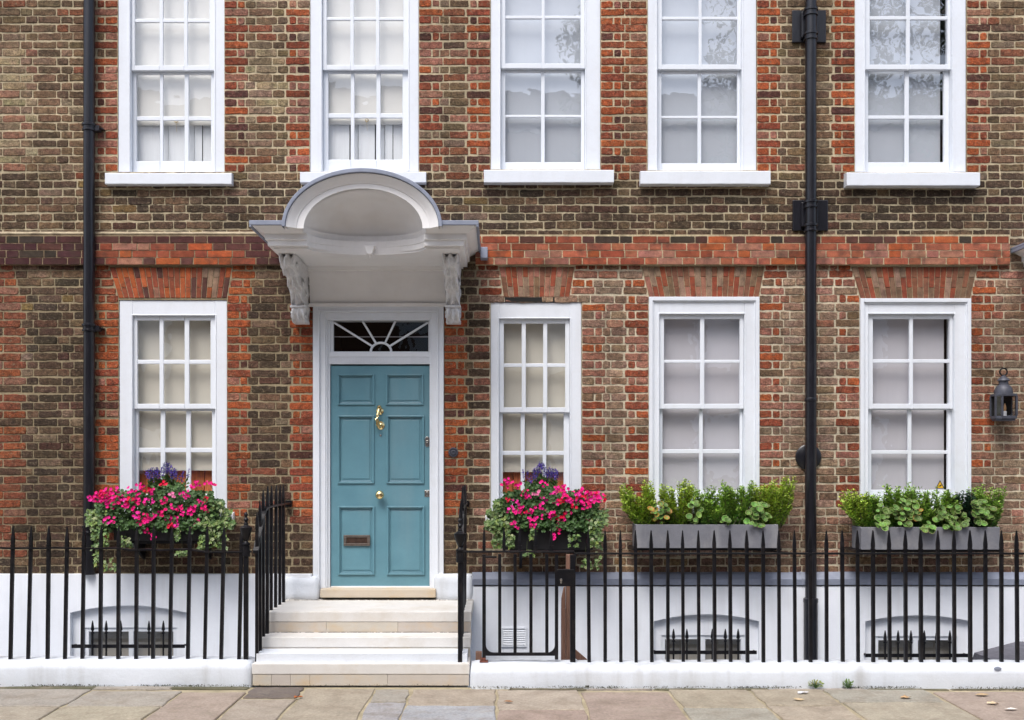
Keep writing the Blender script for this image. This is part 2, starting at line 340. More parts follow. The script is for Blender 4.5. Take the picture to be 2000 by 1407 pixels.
def brick(mb, x0, x1, z0, z1, yf, cl, rg=.0036, wav=lambda x: 0, sharp=False):
    """one brick: ragged outline, rounded arris, face proud of the mortar"""
    W, H = x1-x0, z1-z0
    n = max(3, int(W/.024)); pts = []
    cr = min(.0035, H*.16) if not sharp else .0015
    j = lambda s=1: rnd.uniform(-rg, rg)*s
    bow = rnd.uniform(-rg, rg)*.8
    tilt = rnd.uniform(-.0015, .0015) if not sharp else 0
    for i in range(n+1):
        u = i/n; x = x0+cr*.8+(W-1.6*cr)*u
        pts.append((x+j(.5), z0+j()+(cr*.5 if i in (0, n) else 0)+bow*math.sin(u*3.14)+wav(x)+tilt*(u-.5)))
    pts.append((x1+j(.7), (z0+z1)/2+j(2)+wav(x1)))
    for i in range(n, -1, -1):
        u = i/n; x = x0+cr*.8+(W-1.6*cr)*u
        pts.append((x+j(.5), z1+j()-(cr*.5 if i in (0, n) else 0)-bow*math.sin(u*3.14)+wav(x)+tilt*(u-.5)))
    pts.append((x0+j(.7), (z0+z1)/2+j(2)+wav(x0)))
    m = len(pts); cx, cz = (x0+x1)/2, (z0+z1)/2+wav((x0+x1)/2)
    ins = .0035 if not sharp else .001
    fx, fz = 1-2*ins/W, 1-2*ins/H
    vs = [(p[0], .006, p[1]) for p in pts]+[(p[0], yf+.003, p[1]) for p in pts]+[(cx+(p[0]-cx)*fx, yf+rnd.uniform(-.0008,.0008), cz+(p[1]-cz)*fz) for p in pts]
    fs = []
    for i in range(m):
        k = (i+1)%m
        fs += [(i, k, m+k, m+i), (m+i, m+k, 2*m+k, 2*m+i)]
    fs.append(tuple(2*m+i for i in range(m)))
    m_ = [jit(cl, .22) for _ in pts]
    mb.add(vs, fs, m_+m_+[jit(cl, .16) for _ in pts])
def blocked(py):
    out = []
    for l, r, t, b in OPEN.values():
        if t-4 < py < b+5: out.append((X(l), X(r)))
    for (bl, br, tl, tr, yb, yt) in ARCH.values():
        if yt-4 < py < yb+3:
            u = (yb-py)/(yb-yt); out.append((X(bl+(tl-bl)*u)-.004, X(br+(tr-br)*u)+.004))
    return sorted(out)
mb = MB(); SH, HH, QH = .218, .108, .062; J = .008
row = 0; z = Z(1121)
while z < ZT-.05:
    zc = z+CH/2; py = q_of(zc)
    if 462 < py < 519 and False: pass
    segs = []; cur = XL
    for a, b in blocked(py):
        if a > cur+.03: segs.append((cur, a, cur > XL, True))
        cur = max(cur, b)
    segs.append((cur, XR, cur > XL, False))
    ph, am = rnd.uniform(0, 6), rnd.uniform(.002, .0045)
    wav = lambda x, ph=ph, am=am: am*math.sin(x*1.9+ph)+am*.7*math.sin(x*5.3+ph*2)
    th = CH-rnd.uniform(.0125, .0175)*(.85 if py > 520 and True else 1)
    for a, b, dl, dr in segs:
        L = b-a; left, right = [], []
        def edge():
            return [SH*1.0] if row%2 == 0 else [HH*1.05, QH*1.05]
        if dl and L > .15: left = edge()
        if dr and L > .15: right = edge()
        if L < .95 and dl and dr:          # piers between near windows: keep dressings from overlapping
            if sum(left)+sum(right)+.08 > L: right = []
        xa = a+(sum(left)+J*len(left) if left else 0); xb = b-(sum(right)+J*len(right) if right else 0)
        seq = []; x = a
        for wd in left: seq.append((x+.004, x+wd, True)); x += wd+J
        # interior flemish bond, scaled to fit
        LI = xb-xa; pat = []; tot = 0; k = row%2
        if not dl: xs0 = (row%2)*.085; 
        while tot < LI-.05:
            wd = SH if k%2 == 0 else HH
            pat.append(wd); tot += wd+J; k += 1
        if pat:
            s_ = LI/tot; x = xa
            for wd in pat:
                w2 = wd*s_*rnd.uniform(.97, 1.03) if wd > .15 else wd*s_
                seq.append((x, x+wd*s_+J*s_-J+rnd.uniform(-.003,.003), False)); x += (wd+J)*s_
        x = xb+J
        rr = list(reversed(right))
        for wd in rr: seq.append((x, x+wd-.004, True)); x += wd+J
        for x0, x1, dress in seq:
            if x1-x0 < .02: continue
            pxc = p_of((x0+x1)/2)
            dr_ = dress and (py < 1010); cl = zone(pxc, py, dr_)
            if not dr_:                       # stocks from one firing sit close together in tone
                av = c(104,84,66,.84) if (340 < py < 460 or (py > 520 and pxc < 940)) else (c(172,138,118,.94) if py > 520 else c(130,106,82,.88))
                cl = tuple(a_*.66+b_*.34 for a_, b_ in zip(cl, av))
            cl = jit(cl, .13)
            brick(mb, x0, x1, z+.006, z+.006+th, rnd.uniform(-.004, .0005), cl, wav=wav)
    z += CH; row += 1
mb.build('brick_courses', M['brick'], house, origin=(0, 0, 0))
# ---- gauged flat arches
for nm, (bl, br, tl, tr, yb, yt) in ARCH.items():
    mb = MB(); n = int((br-bl)/10.2); n += n%2 == 0
    zb, zt = Z(yb), Z(yt); mid1, mid2 = .34, .66
    mb.prism([(X(bl)-.004, zb), (X(br)+.004, zb), (X(tr)+.004, zt), (X(tl)-.004, zt)], .0035, .1, c(188,172,142,.85))
    for i in range(n):
        a0 = X(bl+(br-bl)*i/n)+.003; a1 = X(bl+(br-bl)*(i+1)/n)-.003; b0 = X(tl+(tr-tl)*i/n)+.003; b1 = X(tl+(tr-tl)*(i+1)/n)-.003
        cut = mid1 if i%2 else mid2
        for u0, u1 in ((0, cut-.008), (cut+.008, 1)):
            e = lambda u: ((a0+(b0-a0)*u), (a1+(b1-a1)*u), zb+(zt-zb)*u)
            l0, r0, z0 = e(u0); l1, r1, z1 = e(u1)
            if nm == 'L1': pal = [(ORANGE,5),(RED,3),(MAROON,1.4),(PINK,.8)] if i < n*.65 else [(MAROON,2),(RED,3),(SPALL,2),(ORANGE,1)]
            elif nm == 'L5': pal = [(RED,3),(SPALL,3),(BROWN,3),(c(152,100,78,.72),4)]
            else: pal = [(PINK,2),(SPALL,3),(RED,3.4),(c(152,104,82,.72),4),(BROWN,1)]
            cl = jit(pick(pal), .12); yf = rnd.uniform(-.004, -.001)
            i_ = .002
            P = [(l0,z0),(r0,z0),(r1,z1),(l1,z1)]; Q = [(l0+i_,z0+i_),(r0-i_,z0+i_),(r1-i_,z1-i_),(l1+i_,z1-i_)]
            mb.add([(p[0], .006, p[1]) for p in P]+[(p[0], yf+.0018, p[1]) for p in P]+[(p[0], yf, p[1]) for p in Q],
                   [(8,9,10,11)]+[(k, (k+1)%4, 4+(k+1)%4, 4+k) for k in range(4)]+[(4+k, 4+(k+1)%4, 8+(k+1)%4, 8+k) for k in range(4)], cl)
    mb.build('brick_arch', M['arch'], house)
# solid near-black strip: shade of the gap over the narrow window, as colour
mb = MB(); mb.box(X(986), X(1112), -.001, .08, Z(590), Z(581)); mb.build('lintel_gap_shade', M['dark'], house)
# ---- string course, four courses standing 45 mm proud
def string_course(p0, p1, right):
    mb = MB(); z0, z1 = Z(519), Z(463); n = 4; h = (z1-z0)/n; YP = -.045
    x0, x1 = X(p0), X(p1)
    mb.box(x0, x1, YP+.003, .004, z0, z1+.012, c(200,184,150,.88) if right else c(160,140,112,.8))
    if not right:                                   # weathered mortar fillet on top
        mb.prismx([(.003, z1+.05), (.003, z1+.012), (YP+.002, z1+.012), (YP-.004, z1+.02)], x0, x1, c(178,164,138))
    for k in range(n):
        x = x0-rnd.uniform(0, .1); i = k
        while x < x1:
            wd = SH if i%2 == 0 else HH
            a, b = max(x, x0)+.0, min(x+wd, x1)
            if b-a > .02:
                px = p_of((a+b)/2)
                if right:
                    pal = [(ORANGE,1.6),(RED,2),(PINK,2.6),(c(184,108,82,.72),6)] if k < 3 else [(ORANGE,2),(MAROON,3),(BLACKB,2),(RED,2)]
                elif px < 175: pal = [(c(86,54,54,.7),5),(BLACKB,2),(MAROON,1)]
                elif px > 480 or px < 205: pal = [(c(92,56,54,.7),5),(MAROON,2)]
                else: pal = [(RED,4),(ORANGE,2.2 if k < 2 else 1),(MAROON,2.5),(PINK,1)] if k < 3 else [(c(92,56,54,.7),4),(MAROON,2)]
                zz0, zz1 = z0+h*k+.002, z0+h*(k+1)-.0045
                t = MB(); brick(t, a, b, zz0, zz1, YP-rnd.uniform(0, .003), jit(pick(pal), .14), rg=.0012, sharp=True)
                mb.add([(v[0], v[1] if v[1] < 0 else YP+.004, v[2]) for v in t.v], t.f, t.c)
            x += wd+.009; i += 1
    o = mb.build('string_course', M['arch'], house, origin=((x0+x1)/2, 0, z0)); return o
string_course(-420, 600, False); string_course(929, 1968, True)

# ================================================================== WINDOWS
def window(key, cols_u, rows_u, cols_l, rows_l, blind, sill, label, blind_bottom=None, below=None, gap=0, mould=False, yF=.012):
    l, r, t, b = OPEN[key]; mb = MB()
    yU, yL = yF+.028, yF+.066                    # sash fronts
    oL, oR = X(cols_u[0][0]-9, yF), X(cols_u[-1][1]+9, yF)
    oT, oB = Z(rows_u[0][0]-9, yF), Z(rows_l[-1][1]+22, yF)
    x0, x1, z0, z1 = X(l)+.002, X(r)-.002, Z(b)+.001, Z(t)-.002
    mb.box(x0, oL, yF, .17, z0, z1); mb.box(oR, x1, yF, .17, z0, z1)
    mb.box(oL, oR, yF+.0015, .17, oT, z1-.001); mb.box(oL, oR, yF+.0015, .17, z0+.001, oB)
    if mould:                                    # raised outer bead
        for a0, a1, c0, c1 in ((x0, x0+.034, z0+.002, z1), (x1-.034, x1, z0+.002, z1), (x0+.034, x1-.034, z1-.036, z1)):
            mb.box(a0, a1, yF-.022, yF+.002, c0, c1)
        for a0, a1, c0, c1 in ((x0+.034, x0+.046, z0+.002, z1-.036), (x1-.046, x1-.034, z0+.002, z1-.036), (x0+.046, x1-.046, z1-.048, z1-.036)):
            mb.box(a0, a1, yF-.010, yF+.002, c0, c1)
    # staff bead round the sashes
    for a0, a1, c0, c1 in ((oL-.014, oL-.002, oB, oT+.012), (oR+.002, oR+.014, oB, oT+.012), (oL-.002, oR+.002, oT+.002, oT+.012)):
        mb.box(a0, a1, yF-.005, yF+.004, c0, c1)
    W_ = mb.build('window', M['white'], house, origin=((x0+x1)/2, yF, z0), bevel=.0035); tag(W_, label)
    def sash(name, cols, rows, y, top, bot, left, right):
        m = MB(); y2 = y+.034; g = MB()
        C = [(X(a, y), X(b_, y)) for a, b_ in cols]; Rw = [(Z(a, y), Z(b_, y)) for a, b_ in rows]
        ed = [left]+[v for p in C for v in p]+[right]
        for i in range(0, len(ed), 2):
            outer = i in (0, len(ed)-2); yy = y if outer else y+.006
            m.box(ed[i], ed[i+1], yy, y2, bot, top)
        for a, b_ in C:
            m.box(a-.001, b_+.001, y+.0015, y2-.001, Rw[0][0], top-.001); m.box(a-.001, b_+.001, y+.0015, y2-.001, bot+.001, Rw[-1][1])
            for k in range(len(Rw)-1): m.box(a-.001, b_+.001, y+.0085, y2-.001, Rw[k+1][0], Rw[k][1])
        m.build(name, M['white'], W_, bevel=.004)
        for a, b_ in C:
            for tt, bb in Rw:
                nx, nz = 3, 3; ax, az = rnd.uniform(-.002, .002), rnd.uniform(-.002, .002)
                e = .004
                vs = [(a-e+(b_-a+2*e)*i/nx, y+.02+ax*(i/nx-.5)*2*.6+az*(j/nz-.5)*2*.6, bb-e+(tt-bb+2*e)*j/nz) for j in range(nz+1) for i in range(nx+1)]
                g.add(vs, [(j*(nx+1)+i, j*(nx+1)+i+1, (j+1)*(nx+1)+i+1, (j+1)*(nx+1)+i) for j in range(nz) for i in range(nx)])
        g.build('pane', M['skyglass'] if key in ('U3','U4','U5') else (M['glass'] if gap else M['glassflat']), W_, smooth=True)
        return C, Rw
    meetT, meetB = Z(rows_u[-1][1], yU), Z(rows_u[-1][1]+10, yU)
    sash('upper_sash', cols_u, rows_u, yU, oT, meetB, oL+.001, oR-.001)
    sash('lower_sash', cols_l, rows_l, yL, Z(rows_l[0][0]-10, yL), oB, oL+.001, oR-.001)
    # recess behind, blind
    m = MB(); a, b_, c0, c1 = oL-.03, oR+.03, oB-.02, oT+.02; y0, y1 = .171, .62
    m.add([(a,y0,c0),(b_,y0,c0),(b_,y0,c1),(a,y0,c1),(a,y1,c0),(b_,y1,c0),(b_,y1,c1),(a,y1,c1)], [(4,5,6,7),(0,4,7,3),(1,2,6,5),(0,1,5,4),(3,7,6,2)])
    m.build('window_recess', M['dark'], W_)
    m = MB(); zb = oB if blind_bottom is None else Z(blind_bottom, .15)
    n = 14; xr = oR-.004-gap
    vs = []; 
    for j in range(2):
        for i in range(n+1): vs.append((oL+.004+(xr-oL-.004)*i/n, .150+.0007*math.sin(i*1.7+j), zb if j == 0 else oT-.004))
    m.add(vs, [(i, i+1, n+2+i, n+1+i) for i in range(n)])
    if blind_bottom: m.box(oL+.006, xr-.002, .142, .158, zb-.035, zb)
    m.build('blind', blind, W_)
    if below == 'shutter':
        m = MB(); ws = (oR-oL)/5
        for i in range(5): m.box(oL+ws*i+.003, oL+ws*(i+1)-.003, .20, .22, oB, zb+.1)
        m.build('shutter', M['shutter'], W_, bevel=.003)
    if below == 'curtain':
        m = MB(); wd = oR-oL; cuts = (0, .30, .36, .60, .615, .72, .80, 1)
        for i, (u0, u1) in enumerate(((0,.29),(.30,.39),(.395,.59),(.60,.705),(.71,.80),(.805,1))):
            m.box(oL+wd*u0, oL+wd*u1, .168+.012*(i%2), .178+.012*(i%2), oB, zb+.1)
        m.build('curtain', M['curtain'], W_, bevel=.004)
    if blind_bottom and key in ('U1', 'U2'):
        m = MB(); xm = (oL+oR)/2; m.tube([(xm+.016*math.cos(q), .135, zb+.0+.012*math.sin(q)) for q in [k*math.pi/5 for k in range(10)]], .003, 6, closed=True)
        m.tube([(xm, .135, zb-.01), (xm+.004, .135, zb-.1)], .0012, 5); m.build('blind_pull', M['brass'], W_)
    sx0, sx1, st, sb, dep = sill
    m = MB(); y = -dep; zt_, zb_ = Z(st, y), Z(sb, y); xx0, xx1 = X(sx0, y), X(sx1, y)
    N_ = 24; prof = [(.03, zb_), (y+.004, zb_), (y, zb_+.006), (y, zt_-.006), (y+.006, zt_), (.03, zt_+.014)]
    vs = []
    for i in range(N_+1):
        x = xx0+(xx1-xx0)*i/N_
        for q, (yy, zz) in enumerate(prof): vs.append((x, yy+rnd.uniform(-.001,.001), zz+.0018*noise.noise((x*3, q, 2))))
    P_ = len(prof); fs = [(i*P_+q, i*P_+(q+1)%P_, (i+1)*P_+(q+1)%P_, (i+1)*P_+q) for i in range(N_) for q in range(P_)]
    fs += [tuple(range(P_-1, -1, -1)), tuple(N_*P_+q for q in range(P_))]
    m.add(vs, fs); m.build('sill', M['white'], W_)
    return W_
c3 = lambda *a: [(a[i], a[i+1]) for i in range(0, len(a), 2)]
window('U1', c3(263,311, 318,359, 366,409), c3(-60,36, 43,128), c3(266,312, 318,360, 368,412), c3(145,227, 235,315), M['cream2'],
       (205,452,338,360,.075), 'upper sash window at far left, its roller blind nearly down over white curtains', 238, 'curtain')
window('U2', c3(638,684, 691,734, 741,788), c3(-62,33, 39,127), c3(641,685, 692,735, 743,786), c3(143,221, 230,312), M['cream2'],
       (586,832,336,357,.075), 'upper sash window directly above the white door canopy', 236, 'curtain')
window('U3', c3(987,1058, 1064,1134), c3(-60,30, 36,124), c3(987,1057, 1064,1135), c3(141,224, 229,317), M['pale'],
       (945,1199,332,357,.085), 'upper sash window just right of the canopy, left of the closely spaced pair', None, None, .016)
window('U4', c3(1293,1365, 1371,1440), c3(-58,32, 38,126), c3(1292,1363, 1370,1440), c3(143,226, 231,319), M['pale'],
       (1251,1505,334,360,.085), 'upper sash window between the red brick pier and the right drainpipe', None, None, .016)
window('U5', c3(1699,1771, 1778,1851), c3(-60,31, 38,126), c3(1696,1768, 1776,1844), c3(138,225, 232,317), M['pale'],
       (1654,1914,337,363,.085), 'upper sash window at far right, beyond the right drainpipe', None, None, .05)
window('L1', c3(268,311, 319,360, 369,411), c3(626,703, 711,789), c3(270,313, 322,363, 372,414), c3(803,875, 884,965), M['cream'],
       (222,455,1003,1018,.06), 'ground floor sash window at far left behind pink flowers and left railing', 912, 'shutter')
window('L3', c3(984,1019, 1027,1061, 1069,1104), c3(632,710, 717,796), c3(982,1017, 1025,1060, 1067,1101), c3(808,881, 889,965), M['cream'],
       (948,1146,1008,1021,.06), 'narrow ground floor sash window right of the door with brown shutters behind flowers', 915, 'shutter')
window('L4', c3(1297,1368, 1376,1445), c3(623,703, 709,789), c3(1294,1366, 1373,1445), c3(799,878, 886,958), M['grey'],
       (1250,1500,990,1004,.06), 'ground floor sash window with grey blind left of the right drainpipe', None, None, .012, True, yF=.004)
window('L5', c3(1705,1777, 1784,1855), c3(623,702, 709,789), c3(1702,1774, 1781,1851), c3(801,880, 887,957), M['grey'],
       (1664,1912,990,1006,.06), 'ground floor sash window beside the wall lantern, a yellow warning sticker in its corner', None, None, .03, True, yF=.004)
W5 = [o for o in house.children if o.get('label', '').endswith('warning sticker in its corner')][0]
mb = MB(); y = .078
mb.prism([(X(1834),Z(955,0)),(X(1852),Z(955,0)),(X(1843),Z(938,0))], y-.0012, y); mb.build('warning_sticker', M['black'], W5)
mb = MB(); mb.prism([(X(1836.2),Z(953.8)),(X(1849.8),Z(953.8)),(X(1843),Z(941))], y-.0022, y-.0013); mb.build('warning_sticker', M['yellow'], W5)
mb = MB(); mb.prism([(X(1839.5),Z(950.6)),(X(1840.2),Z(951.6)),(X(1846.8),Z(948.2)),(X(1846),Z(947))], y-.003, y-.0023)
mb.prism([(X(1842.2),Z(949)),(X(1843.4),Z(951)),(X(1845.4),Z(949.6)),(X(1844),Z(947.2))], y-.0034, y-.0031); mb.build('warning_sign_mark', M['black'], W5)

# ================================================================== DOOR
CX = (X(612)+X(867))/2
mb = MB(); x0, x1 = X(612)+.001, X(867)-.001; zt = Z(598); zb = Z(1163)
dl, dr = X(644), X(841)                         # clear opening
steps_prof = [(0, .060, -.035), (.060, .085, -.022), (.085, .112, -.012), (.112, 10, .0)]
def arch_ring(mb, L, Rr, T, B, inn, y0, y1):     # three sided frame between L..L+w
    pass
# nested architrave mouldings, outermost proudest
lay = [(.000, .045, -.030), (.045, .062, -.040), (.062, .115, -.016), (.115, .130, -.006)]
for a, b_, y in lay:
    mb.box(x0+a, x0+b_, y, .16, zb, zt-a); mb.box(x1-b_, x1-a, y, .16, zb, zt-a); mb.box(x0+b_, x1-b_, y, .16, zt-b_, zt-a)
zl = Z(712); zfb, zft = Z(686), Z(626)          # leaf head, fanlight
mb.box(x0+.130, dl, .012, .16, zb, zt-.130); mb.box(dr, x1-.130, .012, .16, zb, zt-.130)
door = mb.build('door_frame', M['white'], house, origin=(CX, 0, zb), bevel=.004)
tag(door, 'white moulded door surround framing the teal door and fanlight')
mb = MB(); mb.box(dl, dr, .010, .12, Z(697), Z(688)); mb.box(dl, dr, .018, .12, Z(711), Z(697))
for i in range(62):
    xx = dl+.02+(dr-dl-.04)*i/62; mb.box(xx, xx+.008, .013, .019, Z(708), Z(699.5))
mb.build('transom_rail', M['white'], door, bevel=.0015)
# fanlight
fl, fr = X(650), X(836); fx = (fl+fr)/2+.0
mb = MB(); y0 = .035; y1 = .075
mb.box(dl, fl, y0, y1, Z(688), zt-.131); mb.box(fr, dr, y0, y1, Z(688), zt-.131); mb.box(fl, fr, y0, y1, zft, zt-.131); mb.box(fl, fr, y0, y1, Z(688), zfb)
r0 = X(762)-X(742); n = 16
arc = [(fx+r0*math.cos(math.pi*i/n), y0+.012, zfb+r0*.86*math.sin(math.pi*i/n)) for i in range(n+1)]
mb.tube(arc, .011, 8)
for px, py in ((651,629),(707,626.5),(771,626.5),(835,629)):
    tx, tz = X(px), Z(py); dv = Vector((tx-fx, 0, (tz-zfb)/.86)).normalized()
    mb.tube([(fx+dv.x*r0, y0+.014, zfb+dv.z*r0*.86), (tx, y0+.014, tz)], .010, 8)
fan = mb.build('fanlight', M['white'], house, bevel=.002); tag(fan, 'rectangular fanlight with sunburst bars over the teal door')
mb = MB(); mb.add([(fl-.01,y0+.03,zfb-.01),(fr+.01,y0+.03,zfb-.01),(fr+.01,y0+.03,zft+.01),(fl-.01,y0+.03,zft+.01)], [(0,1,2,3)]); mb.build('pane', M['darkglass'], fan)
mb = MB(); mb.box(dl, dr, .09, .7, zfb-.05, zft+.1)
mb.f = mb.f[:2]+mb.f[3:]; mb.build('hall_darkness', M['dark'], fan)
mb = MB(); mb.box(fl, fr, .085, .088, Z(657), Z(655)); mb.build('fanlight_bar', M['grey'], fan)
# leaf with six fielded panels
mb = MB(); lx0, lx1, lz0, lz1 = dl+.003, dr-.003, Z(1147), Z(714); YD = .040
pan = [(660,729,732,789), (755,825,731,788), (660,728,813,943), (756,826,812,943), (661,729,991,1122), (757,827,990,1122)]
PX = [(X(a), X(b_), Z(d_), Z(c_)) for a, b_, c_, d_ in pan]
vx = [lx0, PX[0][0], PX[0][1], PX[1][0], PX[1][1], lx1]
mb.box(vx[0], PX[0][0], YD, YD+.045, lz0, lz1); mb.box(PX[0][1], PX[1][0], YD, YD+.045, lz0, lz1); mb.box(PX[1][1], vx[5], YD, YD+.045, lz0, lz1)
for a, b_ in ((PX[0][0], PX[0][1]), (PX[1][0], PX[1][1])):
    zz = [lz1, Z(732), Z(789), Z(813), Z(943), Z(991), Z(1122), lz0]
    for k in range(0, 8, 2): mb.box(a, b_, YD, YD+.045, zz[k+1], zz[k])
# one flat face: frame members butt, so drop their bevel; mouldings and fields are real steps
leaf = mb.build('door', M['door'], house); tag(leaf, 'teal blue panelled front door with brass knocker and knob')
for (a, b_, z0, z1), pp in zip([(PX[i][0], PX[i][1], *{0:(Z(789),Z(732)),1:(Z(943),Z(813)),2:(Z(1122),Z(991))}[i//2]) for i in range(6)], pan):
    m = MB()
    for q0, q1, ya in ((-.009, .006, -.015), (.006, .014, -.005), (.014, .020, .006)):
        m.box(a+q0, a+q1, YD+ya, YD+.03, z0+q0, z1-q0); m.box(b_-q1, b_-q0, YD+ya, YD+.03, z0+q0, z1-q0)
        m.box(a+q1, b_-q1, YD+ya, YD+.03, z1-q1, z1-q0); m.box(a+q1, b_-q1, YD+ya, YD+.03, z0+q0, z0+q1)
    m.box(a+.02, b_-.02, YD+.010, YD+.04, z0+.02, z1-.02); m.box(a+.034, b_-.034, YD+.005, YD+.02, z0+.034, z1-.034)
    m.build('door_panel', M['door'], leaf, bevel=.003)
# knocker
m = MB(); kx, kz = X(741), Z(803); y = YD
m.lathe([(0,-.001),(.034,0),(.034,.006),(.028,.012),(.020,.016),(.012,.026),(0,.028)], kx, y, kz, 20, 'y')
m.lathe([(0,-.001),(.038,0),(.038,.006),(.030,.012),(.022,.018),(.012,.024),(0,.026)], kx+.006, y, Z(831), 20, 'y')
pts = [(kx-.004, y-.03, Z(795)), (kx-.006, y-.045, Z(802)), (kx-.016, y-.055, Z(812)), (kx-.02, y-.06, Z(820)), (kx-.014, y-.058, Z(829)), (kx, y-.05, Z(836)), (kx+.012, y-.04, Z(835))]
m.tube(pts, [.010,.011,.014,.019,.018,.014,.009], 12); m.lathe([(0,-.02),(.02,-.02),(.022,0),(.014,.012),(0,.014)], kx-.002, y-.03, Z(795), 14)
m.build('door_knocker', M['brass'], leaf, smooth='auto')
m = MB(); m.lathe([(0,0),(.010,0),(.009,.004),(0,.006)], X(742.5), y, Z(850.5), 14, 'y'); m.build('spy_hole', M['chrome'], leaf, smooth='auto')
m = MB(); m.lathe([(.018,0),(.018,.006),(.012,.014),(.012,.03),(.030,.042),(.040,.056),(.038,.072),(.026,.084),(0,.088)], X(742), y, Z(967), 24, 'y')
m.build('door_knob', M['brass'], leaf, smooth='auto')
m = MB(); lx, lz = X(834), Z(863)
pr = [(lx+.021*math.cos(q), lz+(.026 if math.sin(q) > 0 else -.026)+.021*math.sin(q)) for q in [k*math.pi/10 for k in range(20)]]
m.prism(pr, y-.008, y+.001); m.lathe([(.014,0),(.014,.012),(.010,.018),(0,.016)], lx, y-.008, lz, 16, 'y'); m.build('cylinder_lock', M['chrome'], leaf, bevel=.002)
m = MB(); m.box(X(828.5), X(838.5), y-.005, y+.001, Z(971), Z(958)); m.box(X(831.5), X(835.5), y-.010, y-.005, Z(968), Z(961)); m.build('mortice_lock', M['chrome'], leaf, bevel=.002)
m = MB(); a, b_, z0, z1 = X(670), X(722), Z(1067), Z(1046)
for q in ((a, b_, z1-.022, z1), (a, b_, z0, z0+.024), (a, a+.026, z0+.024, z1-.022), (b_-.026, b_, z0+.024, z1-.022)): m.box(q[0], q[1], y-.012, y+.008, q[2], q[3])
lb = m.build('letterbox', M['bronze'], leaf, bevel=.002)
m = MB(); m.box(a+.028, b_-.028, y-.004, y+.006, z0+.026, z1-.024); m.build('letterbox_flap', M['flap'], leaf)
m = MB(); m.box(lx0, lx1, .028, .06, Z(1150), Z(1146)); m.build('weather_bar', M['stone'], leaf)
# stone threshold
m = MB(); m.box(X(625,-.1), X(851,-.1), -.10, .12, Z(1168,-.1)+.0, Z(1149,-.03), c(212,198,178,.84)); th = m.build('threshold', M['stone'], house, bevel=.008)
# plinth blocks each side of the door
def rough_box(x0, x1, y0, y1, z0, z1, nx, ny, nz, amp, sc_=4, round_=.012, cl=(1,1,1)):
    """closed box with subdivided, hand-plastered faces"""
    m = MB(); idx = {}
    def vid(i, j, k):
        if (i, j, k) in idx: return idx[(i, j, k)]
        x = x0+(x1-x0)*i/nx; y = y0+(y1-y0)*j/ny; z_ = z0+(z1-z0)*k/nz
        e = (i in (0, nx))+(j in (0, ny))+(k in (0, nz))
        if e > 1:
            f = round_*(.5 if e == 2 else .8)
            if i == 0: x += f
            if i == nx: x -= f
            if j == 0: y += f
            if j == ny: y -= f
            if k == 0: z_ += f*.3
            if k == nz: z_ -= f
        v = Vector((x*sc_, y*sc_, z_*sc_)); o_ = noise.noise_vector(v)*amp+noise.noise_vector(v*3.7)*amp*.4
        p = (x+o_.x, y+o_.y, z_+o_.z); idx[(i, j, k)] = len(m.v); m.v.append(p); m.c.append(cl); return idx[(i, j, k)]
    for i in range(nx):
        for k in range(nz):
            m.f.append((vid(i,0,k), vid(i+1,0,k), vid(i+1,0,k+1), vid(i,0,k+1))); m.f.append((vid(i,ny,k), vid(i,ny,k+1), vid(i+1,ny,k+1), vid(i+1,ny,k)))
    for i in range(nx):
        for j in range(ny):
            m.f.append((vid(i,j,nz), vid(i+1,j,nz), vid(i+1,j+1,nz), vid(i,j+1,nz))); m.f.append((vid(i,j,0), vid(i,j+1,0), vid(i+1,j+1,0), vid(i+1,j,0)))
    for j in range(ny):
        for k in range(nz):
            m.f.append((vid(0,j,k), vid(0,j,k+1), vid(0,j+1,k+1), vid(0,j+1,k))); m.f.append((vid(nx,j,k), vid(nx,j+1,k), vid(nx,j+1,k+1), vid(nx,j,k+1)))
    return m
rough_box(X(548), X(626), -.075, .02, .50, Z(1126,-.07), 14, 4, 6, .006, 6, .03).build('door_plinth', M['lowwall'], house, smooth=True)
rough_box(X(849), X(926), -.075, .02, .50, Z(1122,-.07), 14, 4, 6, .006, 6, .03).build('door_plinth', M['lowwall'], house, smooth=True)

# ================================================================== CANOPY
cnp = empty('door_canopy', (-1.102, 0, 3.0), None, None, None, house)
tag(cnp, 'white arched canopy with lead roof and carved brackets over the teal door')
HW, YFr = .9225, -1.05; zE = 3.655               # half width, front, springing of the arch
na, nb = .485, .40                               # niche half width and depth
def outline(off, niche=0.0, N=22):
    """plan outline of the entablature inset by off; front centre scooped by a half ellipse"""
    x0, x1, yf = -1.102-HW+off, -1.102+HW-off, YFr+off
    a = na+niche*.3; b_ = nb-off+niche
    pts = [(x0, .0), (x0, yf), (-1.102-a, yf)]
    for i in range(1, N): q = math.pi*(1-i/N); pts.append((-1.102+a*math.cos(q), yf+b_*math.sin(q)))
    pts += [(-1.102+a, yf), (x1, yf), (x1, 0)]
    return pts
prof = [(3.530, .150), (3.548, .150), (3.548, .112), (3.590, .110), (3.596, .092), (3.643, .090), (3.650, .070), (3.662, .050), (3.680, .020), (3.688, .006), (3.70, .0)]
prof_front = prof
m = MB(); rings = [[(p[0], p[1], z_) for p in outline(off, .06 if z_ > 3.645 else 0)] for z_, off in prof]; n = len(rings[0])
vs = [p for r_ in rings for p in r_]; fs = []
for k in range(len(rings)-1):
    for i in range(n): j = (i+1)%n; fs.append((k*n+i, k*n+j, (k+1)*n+j, (k+1)*n+i))
fs.append(tuple(range(n-1, -1, -1)))
m.add(vs, fs); m.build('cornice', M['canopywhite'], cnp)
